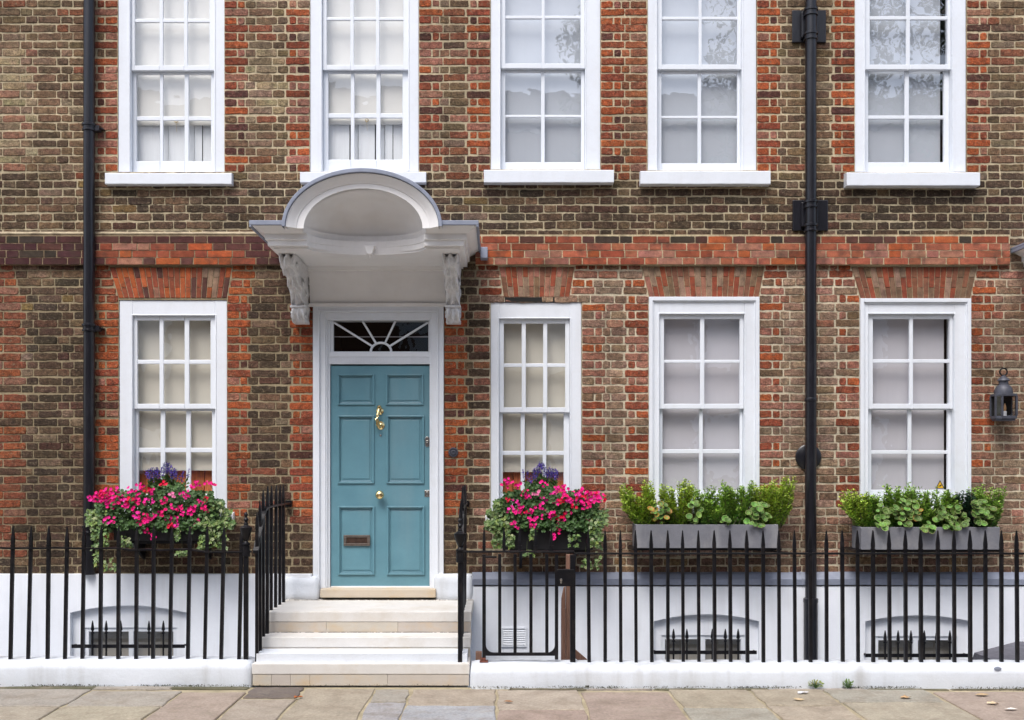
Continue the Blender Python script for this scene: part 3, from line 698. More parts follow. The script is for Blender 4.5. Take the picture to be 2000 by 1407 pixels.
# bed moulding under the soffit along the wall, and frieze board
m = MB(); xa, xb = X(588), X(892)
for k, (z0, z1, y) in enumerate(((3.515,3.529,-.13),(3.500,3.515,-.11),(3.470,3.500,-.085),(3.455,3.470,-.07),(3.445,3.455,-.055))): m.box(xa-.02+.0, xb+.02, y, .003, z0, z1)
m.prismx([(0.003, 3.445), (-.05, 3.445), (-.035, 3.30), (-.012, 3.20), (0.003, 3.20)], X(606), X(874))
m.box(X(606)-.008, X(874)+.008, -.045, .003, Z(600), Z(594)); m.box(X(606), X(874), -.03, .003, Z(594), 3.21)
m.build('frieze', M['canopywhite'], cnp, bevel=.003)
# half dome
m = MB(); A_, B_, N_, K_ = na+.022, nb+.05, 36, 14; rise = .345; vs = []
for k in range(K_+1):
    ph = math.pi/2*k/K_
    for i in range(N_+1):
        t_ = math.pi*i/N_; vs.append((-1.102+A_*math.cos(t_), YFr+.03+B_*math.sin(t_)*math.cos(ph), zE-.012+rise*math.sin(t_)*math.sin(ph)))
m.add(vs, [(k*(N_+1)+i, (k+1)*(N_+1)+i, (k+1)*(N_+1)+i+1, k*(N_+1)+i+1) for k in range(K_) for i in range(N_)])
m.build('hood_shell', M['canopywhite'], cnp, smooth=True)
# archivolt: swept steps between the inner and outer ellipse
def ell(a, b_, z0, y, N=48): return [(-1.102-.008+a*math.cos(math.pi*i/N), y, z0+b_*math.sin(math.pi*i/N)) for i in range(N+1)]
pr = [(.485,.327,YFr+.05),(.485,.327,YFr-.002),(.540,.366,YFr-.004),(.543,.369,YFr-.014),(.556,.380,YFr-.018),(.566,.388,YFr-.030),(.590,.408,YFr-.046),(.604,.422,YFr-.060),(.618,.432,YFr-.066),(.618,.432,YFr+.1)]
m = MB(); vs = []; N_ = 48
for a, b_, y in pr: vs += ell(a, b_, zE+.01, y, N_)
q = N_+1
m.add(vs, [(k*q+i, (k+1)*q+i, (k+1)*q+i+1, k*q+i+1) for k in range(len(pr)-1) for i in range(N_)])
m.build('arch_moulding', M['canopywhite'], cnp, smooth='auto')
# keystone-like drop under the fascia
m = MB(); yk = YFr+.11+.29-.03
m.prism([(-1.102-.022,3.525),(-1.102+.022,3.525),(-1.102+.045,3.60),(-1.102-.045,3.60)], yk-.03, yk+.03)
m.lathe([(0,-.03),(.012,-.02),(.02,0)], -1.102, yk, 3.525, 10); m.build('pendant', M['canopywhite'], cnp, bevel=.004)
# lead roof: barrel vault to the wall, flat wings with rolled edge
m = MB(); o1 = [(.622,.438),(.646,.468)]; N_ = 48; yf = YFr-.085
f0, f1 = ell(.620,.436,zE+.01,yf,N_), ell(.648,.470,zE+.01,yf,N_); b0 = ell(.620,.436,zE+.01,.002,N_); b1 = ell(.648,.470,zE+.01,.002,N_)
m.add(f0+f1+b0+b1, [(i, i+1, q+i+1, q+i) for i in range(N_)]+[(q+i, q+i+1, 3*q+i+1, 3*q+i) for i in range(N_)]+[(i, 2*q+i, 2*q+i+1, i+1) for i in range(N_)])
for s in (-1, 1):
    xo, xi = -1.102+s*(HW+.012), -1.102+s*.60
    m.prism([(min(xo,xi), 3.70), (max(xo,xi), 3.70), (max(xo,xi), 3.727 if s < 0 else 3.722), (min(xo,xi), 3.722 if s < 0 else 3.727)], YFr-.02, .002)
    m.box(min(xo, xo-s*.02), max(xo, xo-s*.02), YFr-.02, .002, 3.672, 3.70); m.box(min(xo, xi), max(xo, xi), YFr-.022, YFr-.004, 3.688, 3.727)
m.box(-1.102+HW+.01, -1.102+HW+.075, -.16, -.002, 3.60, 3.70)
lead = m.build('lead_roof', M['lead'], cnp, bevel=.005)
# gable infill above soffit behind the arch face
# brackets
def bracket(cx):
    prof = []
    # front line of the console seen from the side (y forward is negative), from top down
    fr = [(-.68,3.525),(-.70,3.49),(-.69,3.45),(-.64,3.415),(-.57,3.40),(-.50,3.385),(-.43,3.35),(-.36,3.30),(-.29,3.245),(-.235,3.20),(-.20,3.165),(-.20,3.14),(-.215,3.11),(-.215,3.075),(-.185,3.045),(-.13,3.035)]
    n = 5; m = MB(); hw = .062; vs = []; rows = 80; fl = []
    # resample
    L = [0]
    for i in range(1, len(fr)): L.append(L[-1]+math.hypot(fr[i][0]-fr[i-1][0], fr[i][1]-fr[i-1][1]))
    def at(s):
        s *= L[-1]
        for i in range(1, len(fr)):
            if s <= L[i] or i == len(fr)-1:
                u = (s-L[i-1])/(L[i]-L[i-1]); return fr[i-1][0]+(fr[i][0]-fr[i-1][0])*u, fr[i-1][1]+(fr[i][1]-fr[i-1][1])*u
    W = 20
    for r_ in range(rows+1):
        s = r_/rows; y, z_ = at(s); y2, z2 = at(min(1, s+.02)); y1, z1 = at(max(0, s-.02))
        t_ = Vector((0, y2-y1, z2-z1)).normalized(); nrm = Vector((0, t_.z, -t_.y))
        if nrm.y > 0: nrm = -nrm
        lobes = .018*abs(math.sin(s*math.pi*5.5))
        wd = hw*(1.06-.12*math.sin(s*3.14)+.06*math.cos(s*24))
        for k in range(W+1):
            u = k/W*2-1; rib = .010*math.cos(u*math.pi*2.2+math.sin(s*20)*.6)+.013*math.cos((abs(u)*2.4-s*9)*3.1)
            d_ = lobes*(1-u*u*.5)+rib-.014*(abs(u) > .92)
            vs.append((cx+u*wd, y+nrm.y*d_, z_+nrm.z*d_))
    q = W+1; fs = [(r_*q+k, (r_+1)*q+k, (r_+1)*q+k+1, r_*q+k+1) for r_ in range(rows) for k in range(W)]
    m.add(vs, fs)
    # side faces: fan back to the wall line with carved relief
    for sgn, k in ((-1, 0), (1, W)):
        S = 8; sv = []
        for r_ in range(rows+1):
            p = vs[r_*q+k]; s = r_/rows
            yb = 0.0
            for a in range(S+1):
                u = a/S; yy = p[1]+(yb-p[1])*u
                rel = .006*math.sin(u*9+s*16)*math.sin(s*22+u*5)*(1 if 0 < a < S else 0)
                zz = p[2]+(max(p[2], 3.03)-p[2])*u
                sv.append((p[0]+sgn*(.0+rel), yy, zz))
        m.add(sv, [((r_*(S+1)+a, r_*(S+1)+a+1, (r_+1)*(S+1)+a+1, (r_+1)*(S+1)+a) if sgn < 0 else (r_*(S+1)+a, (r_+1)*(S+1)+a, (r_+1)*(S+1)+a+1, r_*(S+1)+a+1)) for r_ in range(rows) for a in range(S)])
        # scroll volutes
        for (vy, vz, rr) in ((-.60, 3.46, .05), (-.17, 3.085, .035), (-.30, 3.36, .045), (-.16, 3.28, .035)):
            sp = [(cx+sgn*(hw+.003), vy+rr*(1-t_/26)*math.cos(t_*.55), vz+rr*(1-t_/26)*math.sin(t_*.55)) for t_ in range(24)]
            m.tube(sp, .007, 6)
    m.box(cx-hw*1.05, cx+hw*1.05, -.13, 0, 3.02, 3.045)
    for s_ in (3.155,): m.box(cx-hw*1.12, cx+hw*1.12, -.235, -.0, s_-.01, s_+.008)
    return m.build('bracket', M['carved'], cnp, smooth='auto')
bracket(-1.802); bracket(-.416)
# neighbour's canopy just entering at the right edge: a copy of this one
nc = copy(cnp, (5.62, 0, 3.0+.0), house); nc['label'] = 'lead edged corner of the next door canopy at the right edge'

# ================================================================== BASEMENT WALL + WINDOWS
YB = -.055; 
AR = [(137,365,1197,1183,165,345,1226), (1277,1483,1214,1200,1292,1455,1241), (1690,1897,1214,1202,1709,1870,1243)]
def bz(py): return Z(py, YB)
m = MB(); xcuts = [(XL, X(137,YB))]
def basement(xA, xB, top):
    m = MB(); x = xA; N_ = 16
    holes = [(X(a,YB), X(b_,YB), bz(sp), bz(cr)) for a, b_, sp, cr, *_ in AR if X(a,YB) > xA and X(b_,YB) < xB]
    for hx0, hx1, zs_, zc in holes:
        m.add([(x,YB,-1.5),(hx0,YB,-1.5),(hx0,YB,top),(x,YB,top)], [(0,1,2,3)])
        pts = [(hx0+(hx1-hx0)*i/N_, zs_+(zc-zs_)*(1-(2*i/N_-1)**2)) for i in range(N_+1)]
        vs = [(p[0],YB,p[1]) for p in pts]+[(p[0],YB,top) for p in pts]+[(p[0],YB+.13,p[1]) for p in pts]; q = N_+1
        m.add(vs, [(i, i+1, q+i+1, q+i) for i in range(N_)]+[(2*q+i, 2*q+i+1, i+1, i) for i in range(N_)])
        for hx in (hx0, hx1): m.add([(hx,YB,-1.5),(hx,YB+.13,-1.5),(hx,YB+.13,zs_),(hx,YB,zs_)], [(0,1,2,3)])
        x = hx1
    m.add([(x,YB,-1.5),(xB,YB,-1.5),(xB,YB,top),(x,YB,top)], [(0,1,2,3)])
    m.add([(xA,YB,top),(xB,YB,top),(xB,.01,top),(xA,.01,top)], [(0,1,2,3)])
    m.add([(xA,.01,-1.5),(xA,YB,-1.5),(xA,YB,top),(xA,.01,top)], [(0,1,2,3)]); m.add([(xB,YB,-1.5),(xB,.01,-1.5),(xB,.01,top),(xB,YB,top)], [(0,1,2,3)])
    m.build('basement_wall', M['render'], house)
basement(XL, X(610), Z(1122, YB)); basement(X(860), XR, Z(1146, YB))
LB = ['basement window under the left flower box behind railings', 'basement window below the grey planter left of the drainpipe', 'basement window below the grey planter at far right']
for i, (a, b_, sp, cr, wl, wr, wt) in enumerate(AR):
    m = MB(); y = YB+.055; hx0, hx1 = X(a,YB), X(b_,YB); w0, w1, wz = X(wl,y), X(wr,y), Z(wt,y); zb_ = -.35
    m.box(hx0, w0, y, y+.03, -1.5, bz(cr)+.02); m.box(w1, hx1, y, y+.03, -1.5, bz(cr)+.02); m.box(w0, w1, y+.0005, y+.03, wz, bz(cr)+.02); m.box(w0, w1, y+.0005, y+.03, -1.5, zb_)
    m.build('window_infill', M['render'], house)
    m = MB(); mid = (w0+w1)/2; y += .012
    for q in ((w0, w0+.035, zb_, wz), (w1-.035, w1, zb_, wz), (mid-.022, mid+.022, zb_, wz)): m.box(q[0], q[1], y, y+.05, q[2], q[3])
    for q0, q1 in ((w0+.035, mid-.022), (mid+.022, w1-.035)): m.box(q0, q1, y+.002, y+.05, wz-.04, wz); m.box(q0, q1, y+.002, y+.05, zb_, zb_+.05)
    bw = m.build('basement_window', M['white'], house, bevel=.003); tag(bw, LB[i])
    m = MB(); m.add([(w0,y+.03,zb_),(w1,y+.03,zb_),(w1,y+.03,wz),(w0,y+.03,wz)], [(0,1,2,3)]); m.build('pane', M['glass'], bw)
    m = MB(); m.box(w0, w1, y+.1, y+.12, zb_, wz-.05); m.build('blind', mat('basement blind', c(170,164,152,.8), rough=.9), bw)
    # spear grille
    gz = [1262,1274,1280][i]; gy = YB-.06; g0, g1 = [(140,361),(1277,1478),(1690,1891)][i]; tp = [1212,1228,1231][i]
    m = MB(); m.box(X(g0,gy), X(g1,gy), gy-.006, gy+.006, Z(gz+4,gy), Z(gz-3,gy))
    for e in (g0+3, g1-3): m.box(X(e,gy)-.008, X(e,gy)+.008, gy, YB, Z(gz+2,gy), Z(gz-2,gy))
    gr = m.build('window_grille', M['iron'], house, bevel=.002); tag(gr, 'black spear topped guard across the '+LB[i])
    for sx in [(182,208.6,237,292,320), (1315,1341,1390.6,1416,1441), (1727.6,1753,1778,1804,1828,1854)][i]:
        m = MB(); xx = X(sx,gy); h = Z(tp,gy); zc_ = Z(gz,gy)
        m.lathe([(.0085,zb_),(.0085,h-.12),(.015,h-.115),(.015,h-.105),(.009,h-.10),(.009,h-.09),(.016,h-.085),(.015,h-.07),(.010,h-.03),(.003,h)], xx, gy-.014, 0, 8); m.build('spear_bar', M['iron'], gr, smooth='auto')
# lead flashing over the right-hand basement wall
m = MB(); xa, xb = X(922,-.07), XR; yy = -.066; zt_, zb_ = Z(1117, 0), Z(1143, yy)
N_ = 60; pf = [(.003, zt_), (-.03, zt_-.02), (yy+.004, zt_-.055), (yy-.004, zt_-.062), (yy, zb_+.0), (yy+.012, zb_-.002)]
vs = []
for i in range(N_+1):
    x = xa+(xb-xa)*i/N_
    for k, (y, z_) in enumerate(pf): vs.append((x, y+.004*noise.noise((x*2.3, k*2, 0)), z_+.005*noise.noise((x*1.7, k, 3))))
P_ = len(pf); m.add(vs, [(i*P_+k, (i+1)*P_+k, (i+1)*P_+k+1, i*P_+k+1) for i in range(N_) for k in range(P_-1)]+[tuple(range(P_))])
for lp in (1145, 1562, 1830): m.prismx([(.0, zt_+.003), (-.032, zt_-.016), (yy-.004, zt_-.055), (yy-.008, zb_), (yy, zb_)], X(lp), X(lp)+.012)
tag(m.build('lead_flashing', M['lead'], house), None)
# air vent
m = MB(); y = YB-.012; v0, v1, z0, z1 = X(979,y), X(1029,y), Z(1264,y), Z(1226,y)
for q in ((v0, v1, z1-.014, z1), (v0, v1, z0, z0+.014), (v0, v0+.014, z0+.014, z1-.014), (v1-.014, v1, z0+.014, z1-.014)): m.box(q[0], q[1], y, YB, q[2], q[3])
for k in range(7):
    zz = z0+.018+(z1-z0-.036)*k/7
    m.prismx([(YB-.001, zz+.017), (YB-.001, zz+.020), (y+.001, zz+.006), (y+.001, zz+.002)], v0+.014, v1-.014)
tag(m.build('air_vent', M['white'], house), 'white slatted air vent low behind the gate')
# round bell push
m = MB(); m.lathe([(.046,0),(.046,.008),(.040,.016),(.034,.016),(.030,.008),(.024,.008),(.022,.016),(.014,.018),(.010,.010),(0,.010)], X(885.5), .0, Z(884), 28, 'y')
tag(m.build('door_bell', M['lantern'], house, smooth='auto'), 'round dark metal bell push in brickwork right of the door')

# ================================================================== DRAINPIPES
def pipe(name, px, y, ztop, zbot, joints, label, r=.05):
    x = X(px, y); e = empty(name, (x, y, zbot), label, 'drainpipe', 'black drainpipes on the facade')
    m = MB(); N_ = 30; pts = [(x+.004*noise.noise((i*.5, 1, px)), y, zbot+(ztop-zbot)*i/N_) for i in range(N_+1)]; m.tube(pts, r, 20); m.build('pipe', M['pipe'], e, smooth='auto')
    for jz, ear in joints:
        m = MB(); m.lathe([(r+.001,-.035),(r+.012,-.03),(r+.012,-.018),(r+.005,-.014),(r+.005,.012),(r+.014,.016),(r+.014,.034),(r+.002,.04)], x, y, jz, 22)
        if ear:
            m.prismx([(y-.012, jz-.028), (y+.05, jz-.028), (y+.05, jz+.02), (y-.012, jz+.02)], x+r*.7, x+r+.045)
            m.prism([(x-.02, jz-.01),(x+.12, jz-.006),(x+.12, jz+.004),(x-.02, jz+.02)], y+.02, y+.075)
        m.build('collar', M['pipe'], e, smooth='auto')
    return e, x
lp, lx_ = pipe('drainpipe', 174, -.075, ZT, Z(1122, YB)+.001, [(Z(250,-.075), 1), (Z(641,-.075), 1), (Z(1035,-.075), 0)], 'black drainpipe running down the wall left of the left hand windows')
rp, rx = pipe('drainpipe', 1583.5, -.085, ZT, -1.5, [(Z(25,-.085), 0), (Z(72,-.085), 0), (Z(400,-.085), 0), (Z(446,-.085), 0)], 'black drainpipe with square wall plates between the right hand windows')
for (p0, p1, q0, q1) in ((1546,1612,22,85), (1547,1616,392,452)):
    m = MB(); m.box(X(p0), X(p1), -.022, -.004, Z(q1), Z(q0)); m.box(rx-.075, rx+.075, -.06, -.022, Z(q1)+.03, Z(q0)-.03); m.build('wall_plate', M['pipe'], rp, bevel=.006)
m = MB(); m.lathe([(.118,0),(.118,.016),(.108,.024),(0,.026)], rx, -.004, Z(893), 32, 'y'); m.build('round_plate', M['pipe'], rp, smooth='auto')
m = MB(); m.lathe([(.053,0),(.055,.01),(.055,.03),(.053,.035)], rx, -.085, Z(785,-.085), 20); m.build('collar', M['pipe'], rp, smooth='auto')
m = MB(); m.lathe([(.052,-1.2),(.062,-1.2),(.062,.0),(.066,.01),(.066,.04),(.052,.05)], rx, -.085, Z(1178,-.085), 20); m.build('collar', M['pipe'], rp, smooth='auto')

# ================================================================== STEPS
SX0, SX1 = -1.943, -.233
st = empty('entrance_steps', ((SX0+SX1)/2, -.7, 0), 'three pale limestone steps leading up to the teal front door', 'steps')
lev = [(-1.36, 0, .175, (530,567,605,757)), (-1.07, .175, .335, (622,769)), (-.84, .335, .508, (637,777))]
for yf, z0, z1, jn in lev:
    m = MB(); ins = .0
    yb = -.002 if z1 > .5 else yf+.40
    m.box(SX0, SX1, yf, yb if z1 < .5 else -.001, z1-.085, z1, c(214,208,202,.9))
    s_ = m.build('tread', M['tread'], st, bevel=.006)
    m = MB(); ed = [SX0+.004]+[X(j, yf) for j in jn]+[SX1-.004]
    for i in range(len(ed)-1):
        m.box(ed[i]+.0008, ed[i+1]-.0008, yf+.004, yf+.1, z0+.001, z1-.087, jit(c(204,196,184,.84), .05))
    m.build('riser', M['stone'], s_, bevel=.002)
m = MB()
for yf_, zt_ in ((-1.07,.175),(-.84,.335),(-.105,.508)):
    for i in range(150):
        x = rnd.uniform(SX0+.02, SX1-.03); m.box(x, x+rnd.uniform(.004,.03), yf_-rnd.uniform(.002,.007), yf_-.0005, zt_+.0005, zt_+rnd.uniform(.0015,.004))
m.build('joint_grime', M['soil'], st)
m = MB(); m.box(SX0+.02, SX1-.02, -1.3, -.003, -1.5, .24); m.box(SX0+.015, SX1-.015, -.80, -.0025, .24, .42); m.build('stair_base', M['lowwall'], st)

# ================================================================== LOW WALLS
def low_wall(x0, x1, y0, y1, z1, label):
    m = rough_box(x0, x1, y0, y1, -1.5, z1, int((x1-x0)/.06), 6, 24, .005, 3.2, .02)
    # concentrate rows near the top
    return tag(m.build('low_wall', M['lowwall'], None, origin=((x0+x1)/2, (y0+y1)/2, 0), smooth=True), label, 'wall')
low_wall(XL, SX0-.004, -1.362, -1.10, .195, 'low white rendered wall left of the steps carrying the left railings')
low_wall(SX1+.006, XR, -1.425, -1.155, .175, 'low white rendered wall right of the steps carrying gate and right railings')

# ================================================================== RAILINGS
def bar_mesh(h, name='bar'):
    m = MB(); t = h; w_ = .0125
    m.box(-w_, w_, -w_, w_, 0, t-.215)
    def sq(prof):
        for (r0, z0), (r1, z1) in zip(prof[:-1], prof[1:]):
            m.add([(-r0,-r0,z0),(r0,-r0,z0),(r0,r0,z0),(-r0,r0,z0),(-r1,-r1,z1),(r1,-r1,z1),(r1,r1,z1),(-r1,r1,z1)],
                  [(0,1,5,4),(1,2,6,5),(2,3,7,6),(3,0,4,7),(0,3,2,1),(4,5,6,7)])
    sq([(.0125,t-.215),(.0125,t-.155)]); sq([(.0145,t-.155),(.0145,t-.146)]); sq([(.0115,t-.146),(.0115,t-.138)]); sq([(.0125,t-.138),(.0130,t-.11),(.0085,t-.05),(.0035,t)])
    return m
def put_bars(parent, lst, y, z0, rail_z):
    src = {}
    for k, (x0, tip, h) in enumerate(lst):
        key = round(h, 2)
        if key not in src:
            o = bar_mesh(key).build('bar', M['iron'], parent, origin=(x0, y, z0), smooth=False)
            # bar_mesh is authored round the origin: shift the mesh back
            o.data.transform(Matrix.Translation((x0, y, z0))); src[key] = o
        else:
            o = src[key].copy(); col.objects.link(o); place(o, (x0, y, z0), parent)
        o.rotation_euler = (rnd.uniform(-.004, .004), (tip-x0)/h, rnd.uniform(-.1, .1))
yR = -1.27
sB = F/(D+yR)
lr = empty('front_railing', (X(240,yR), yR, .195), 'black spear topped railing on the low wall left of the steps', 'railing', 'black iron railings')
base = [20.5,55,93,127,161,196,231,266,299,332,367,400,432,467]; tips = [26,61,95.5,131,164,197.5,232,267,301,336,371,405,438,472]
for k in range(1, 9): base.insert(0, 20.5-35*k); tips.insert(0, 24-35*k)
put_bars(lr, [(X(b,yR), X(t,yR), 1.06) for b, t in zip(base, tips)], yR, .19, 1.07)
m = MB(); N_ = 26; pts = [(X(-270+(490+270)*i/N_, yR), yR, Z(1071+(7 if i > 22 else (3 if i > 17 else 0))+rnd.uniform(-1,1), yR)) for i in range(N_+1)]
vs = []
for p in pts: vs += [(p[0], yR-.022, p[2]-.006), (p[0], yR+.022, p[2]-.006), (p[0], yR+.022, p[2]+.007), (p[0], yR-.022, p[2]+.007)]
m.add(vs, [(i*4+k, (i+1)*4+k, (i+1)*4+(k+1)%4, i*4+(k+1)%4) for i in range(N_) for k in range(4)]+[(0,1,2,3), (N_*4+3, N_*4+2, N_*4+1, N_*4)]); m.build('rail', M['iron'], lr)
def urn(parent, x, y, z):
    m = MB(); m.lathe([(.020,-.11),(.030,-.108),(.030,-.03),(.024,-.025),(.032,-.02),(.032,-.008),(.022,0),(.015,.008),(.014,.014),(.019,.02),(.034,.06),(.044,.095),(.048,.112),(.048,.120),(.036,.126),(.022,.136),(.016,.142),(.018,.152),(.012,.158),(.011,.168),(.018,.174),(.019,.186),(.011,.198),(.010,.206),(.015,.212),(.016,.224),(.010,.238),(0,.244)], x, y, z, 20)
    m.build('urn_finial', M['iron'], parent, smooth='auto')
    m = MB(); m.box(x-.017, x+.017, y-.017, y+.017, .175, z-.02); m.build('post', M['iron'], parent, bevel=.003)
urn(lr, X(480.5,yR), yR, Z(1060,yR))
def stair_rail(xr, name, label, side):
    e = empty(name, (xr, -.65, .335), label, 'railing', 'black iron railings')
    ys = [-1.27,-1.045,-.94,-.81,-.68,-.54,-.39,-.24]; tz = [1.36,1.45,1.53,1.56,1.56,1.56,1.56,1.56]
    ypos = [-1.27,-1.15,-1.04,-.90,-.75,-.58,-.41,-.25]
    for y, t in zip(ypos, tz):
        z0 = .505 if y > -.83 else (.332 if y > -1.06 else .173)
        o = bar_mesh(t-z0).build('bar', M['iron'], e, origin=(xr, y, z0)); o.data.transform(Matrix.Translation((xr, y, z0)))
        o.rotation_euler = (rnd.uniform(-.006,.006), rnd.uniform(-.006,.006), rnd.uniform(-.1,.1))
    m = MB(); path = [(-1.31,1.055),(-1.27,1.10),(-1.22,1.17),(-1.15,1.25),(-1.08,1.33),(-1.02,1.375),(-.9,1.385),(-.6,1.388),(-.25,1.385),(-.06,1.385),(.01,1.38)]
    vs = []
    for i, (y, z_) in enumerate(path):
        hh = .007 if i > 5 else .02
        vs += [(xr-.022, y, z_-hh), (xr+.022, y, z_-hh), (xr+.022, y, z_+.007), (xr-.022, y, z_+.007)]
    n = len(path); m.add(vs, [(i*4+k, i*4+(k+1)%4, (i+1)*4+(k+1)%4, (i+1)*4+k) for i in range(n-1) for k in range(4)]+[(3,2,1,0), ((n-1)*4, (n-1)*4+1, (n-1)*4+2, (n-1)*4+3)])
    m.box(xr-.03, xr+.03, -.045, .004, 1.35, 1.41)
    m.build('rail', M['iron'], e, bevel=.002)
    return e
stair_rail(-1.925, 'stair_railing', 'black railing climbing the left side of the entrance steps', -1)
er = stair_rail(-.305, 'stair_railing', 'black railing seen end on at the right side of the steps', 1)
urn(er, X(898.5,yR-.02), yR-.02, Z(1072,yR-.02))
rr = empty('front_railing', (X(1560,yR), yR-.02, .175), 'long black spear topped railing right of the gate', 'railing', 'black iron railings')
yR2 = -1.29
rb = [1150.6,1182,1212.6,1242.5,1273,1304.5,1334.4,1365,1396,1427,1460,1491,1522,1553,1583,1614.5,1646,1676,1705.6,1737.7,1769,1799,1832,1864,1895,1925,1956,1987]
rb += [1987+31*k for k in range(1, 11)]
put_bars(rr, [(X(b,yR2), X(b-1+rnd.uniform(-.8,.8),yR2), 1.05) for b in rb], yR2, .168, 1.03)
m = MB(); xa, xb = X(1118.6,yR2)-.02, X(2320,yR2); zr = Z(1080.5,yR2); m.box(X(1122,yR2), xb, yR2-.022, yR2+.022, zr-.011, zr+.003); m.build('rail', M['iron'], rr, bevel=.002)
m = MB(); xp = X(1118.6,yR2); m.box(xp-.021, xp+.021, yR2-.02, yR2+.02, .16, zr-.012); m.build('post', M['iron'], rr, bevel=.003)
# gate
gt = empty('iron_gate', (X(1015,yR2), yR2, .175), 'black iron gate with lock box between the steps and right railing', 'gate')
g0, g1 = X(945.5,yR2), X(1087,yR2); zgb = Z(1277.5,yR2)
m = MB(); m.box(g0-.014, g0+.014, yR2-.014, yR2+.014, .19, zr-.012); m.box(g1-.013, g1+.013, yR2-.014, yR2+.014, .195, zr-.012); m.box(g0+.014, g1-.013, yR2-.013, yR2+.013, zgb-.013, zgb+.010)
for s, xx in ((1, g0+.014), (-1, g1-.013)):
    pts = [(xx, zgb+.01)]+[(xx+s*.06*(1-math.cos(q)), zgb+.01+.06*(1-math.sin(q))) for q in [i*math.pi/12 for i in range(7)]]
    cxx = xx+s*.06; arcp = [(cxx-s*.06*math.cos(a_), zgb+.07-.06*math.sin(a_)) for a_ in [i*math.pi/12 for i in range(7)]]
    poly = [(xx, zgb+.01)]+(arcp[::-1]); 
    if s < 0: poly = poly[::-1]
    m.prism(poly, yR2-.012, yR2+.012)
m.build('gate_frame', M['iron'], gt)
m = MB(); m.box(X(899,yR2), X(1122,yR2)-.001, yR2-.02, yR2+.02, Z(1077,yR2)-.010, Z(1077,yR2)+.004); m.box(g0, g0+.10, yR2-.016, yR2+.016, Z(1087,yR2)-.012, Z(1087,yR2)+.002); m.build('rail', M['iron'], gt, bevel=.002)
for b in (976,1006,1037,1068):
    hh = Z(1080,yR2)-zgb
    m = MB(); m.box(X(b,yR2)-.0125, X(b,yR2)+.0125, yR2-.0125, yR2+.0125, zgb+.01, zr-.008); m.build('bar', M['iron'], gt, bevel=.002)
for b in (945.5, 984.5, 1015, 1046, 1077, 1106, 1130, 1162):
    if b > 1100: continue
    t = MB(); bm_ = bar_mesh(.20); m = MB(); m.add([(v[0]+X(b,yR2), v[1]+yR2, v[2]+zr+.004) for v in [(p[0], p[1], max(0, p[2])) for p in bm_.v]], bm_.f); m.build('spear_tip', M['iron'], gt)
m = MB(); m.box(X(1087,yR2), X(1121,yR2), yR2-.024, yR2+.02, Z(1145,yR2), Z(1112,yR2)); lk = m.build('lock_box', M['iron'], gt, bevel=.003)
m = MB(); kx, kz = X(1095.5,yR2), Z(1134,yR2); m.lathe([(.011,0),(.010,.003),(.006,.004),(0,.004)], kx, yR2-.024, kz+.008, 14, 'y'); m.prism([(kx-.005,kz-.022),(kx+.005,kz-.022),(kx+.007,kz),(kx-.007,kz)], yR2-.0275, yR2-.024); m.build('keyhole_cover', M['chrome'], lk)
m = MB(); m.box(X(937,yR2), X(953,yR2), yR2-.03, yR2+.03, .174, .188); m.box(X(940,yR2), X(949,yR2), yR2-.02, yR2+.02, .188, .21); m.build('hinge_foot', M['rust'], gt, bevel=.003)

# ================================================================== AREA BEHIND THE RAILINGS
m = MB(); m.box(XL, XR, -1.2, .05, -1.62, -1.5); tag(m.build('basement_area_floor', M['areafloor']), kind='structure')
tp = empty('timber_post', (X(1104,-1.0), -1.0, -1.5), 'weathered brown timber post and handrail behind the iron gate', 'post')
y = -1.0; m = MB(); m.box(X(1106,y), X(1121,y), y, y+.07, -1.5, Z(1084,y)); m.build('post', M['timber'], tp, bevel=.004)
m = MB(); m.box(X(1096.5,y), X(1105,y), y+.0, y+.06, -1.5, Z(1188,y)); m.prism([(X(1096.5,y),Z(1188,y)),(X(1105,y),Z(1188,y)),(X(1104.5,y),Z(1146,y)),(X(1101,y),Z(1150,y)),(X(1097,y),Z(1170,y))], y+.005, y+.055); m.build('newel', M['timber'], tp, bevel=.004)
m = MB(); m.prism([(X(1122,y),Z(1268,y)),(X(1122,y),Z(1285,y)),(X(1180,y),Z(1335,y)),(X(1180,y),Z(1318,y))][::-1], y+.01, y+.06); m.build('handrail', M['timber'], tp, bevel=.004)
m = MB(); m.box(X(929,-1.12), X(941,-1.12), -1.13, -1.07, .12, Z(1274,-1.12)); tag(m.build('timber_block', M['timber'], bevel=.003), 'short brown timber block at the foot of the gate hinge', 'block')
# lean-to roof lower right
m = MB(); y0, y1 = -.75, -.06
A1 = [(X(1903,y0),Z(1276,y0)), (X(1907,y0),Z(1287,y0)), (X(1965,y0),Z(1292,y0))]
m.add([(X(1903,-.3),-.3,Z(1275,-.3)),(X(1950,-.75),-.75,Z(1293,-.75)),(XR,-.75,Z(1293,-.75)),(XR,-.3,Z(1262,-.06)),(X(2000,-.06),-.06,Z(1255,-.06)),(X(1987,-.06),-.06,Z(1253,-.06)),
       (X(1903,-.3),-.3,Z(1289,-.3)),(X(1950,-.75),-.75,Z(1310,-.75)),(XR,-.75,Z(1310,-.75)),(XR,-.06,-.3),(X(1903,-.3),-.06,-.3)],
      [(0,1,2,3,4,5),(0,6,7,1),(1,7,8,2),(0,5,10,6)])
tag(m.build('lean_to_roof', mat('grey slate', c(104,103,112,.8), rough=.8, var=.3, vscale=12, stretch=(1,2,6))), 'grey sloping slate roof low behind the railing at far right', 'roof')
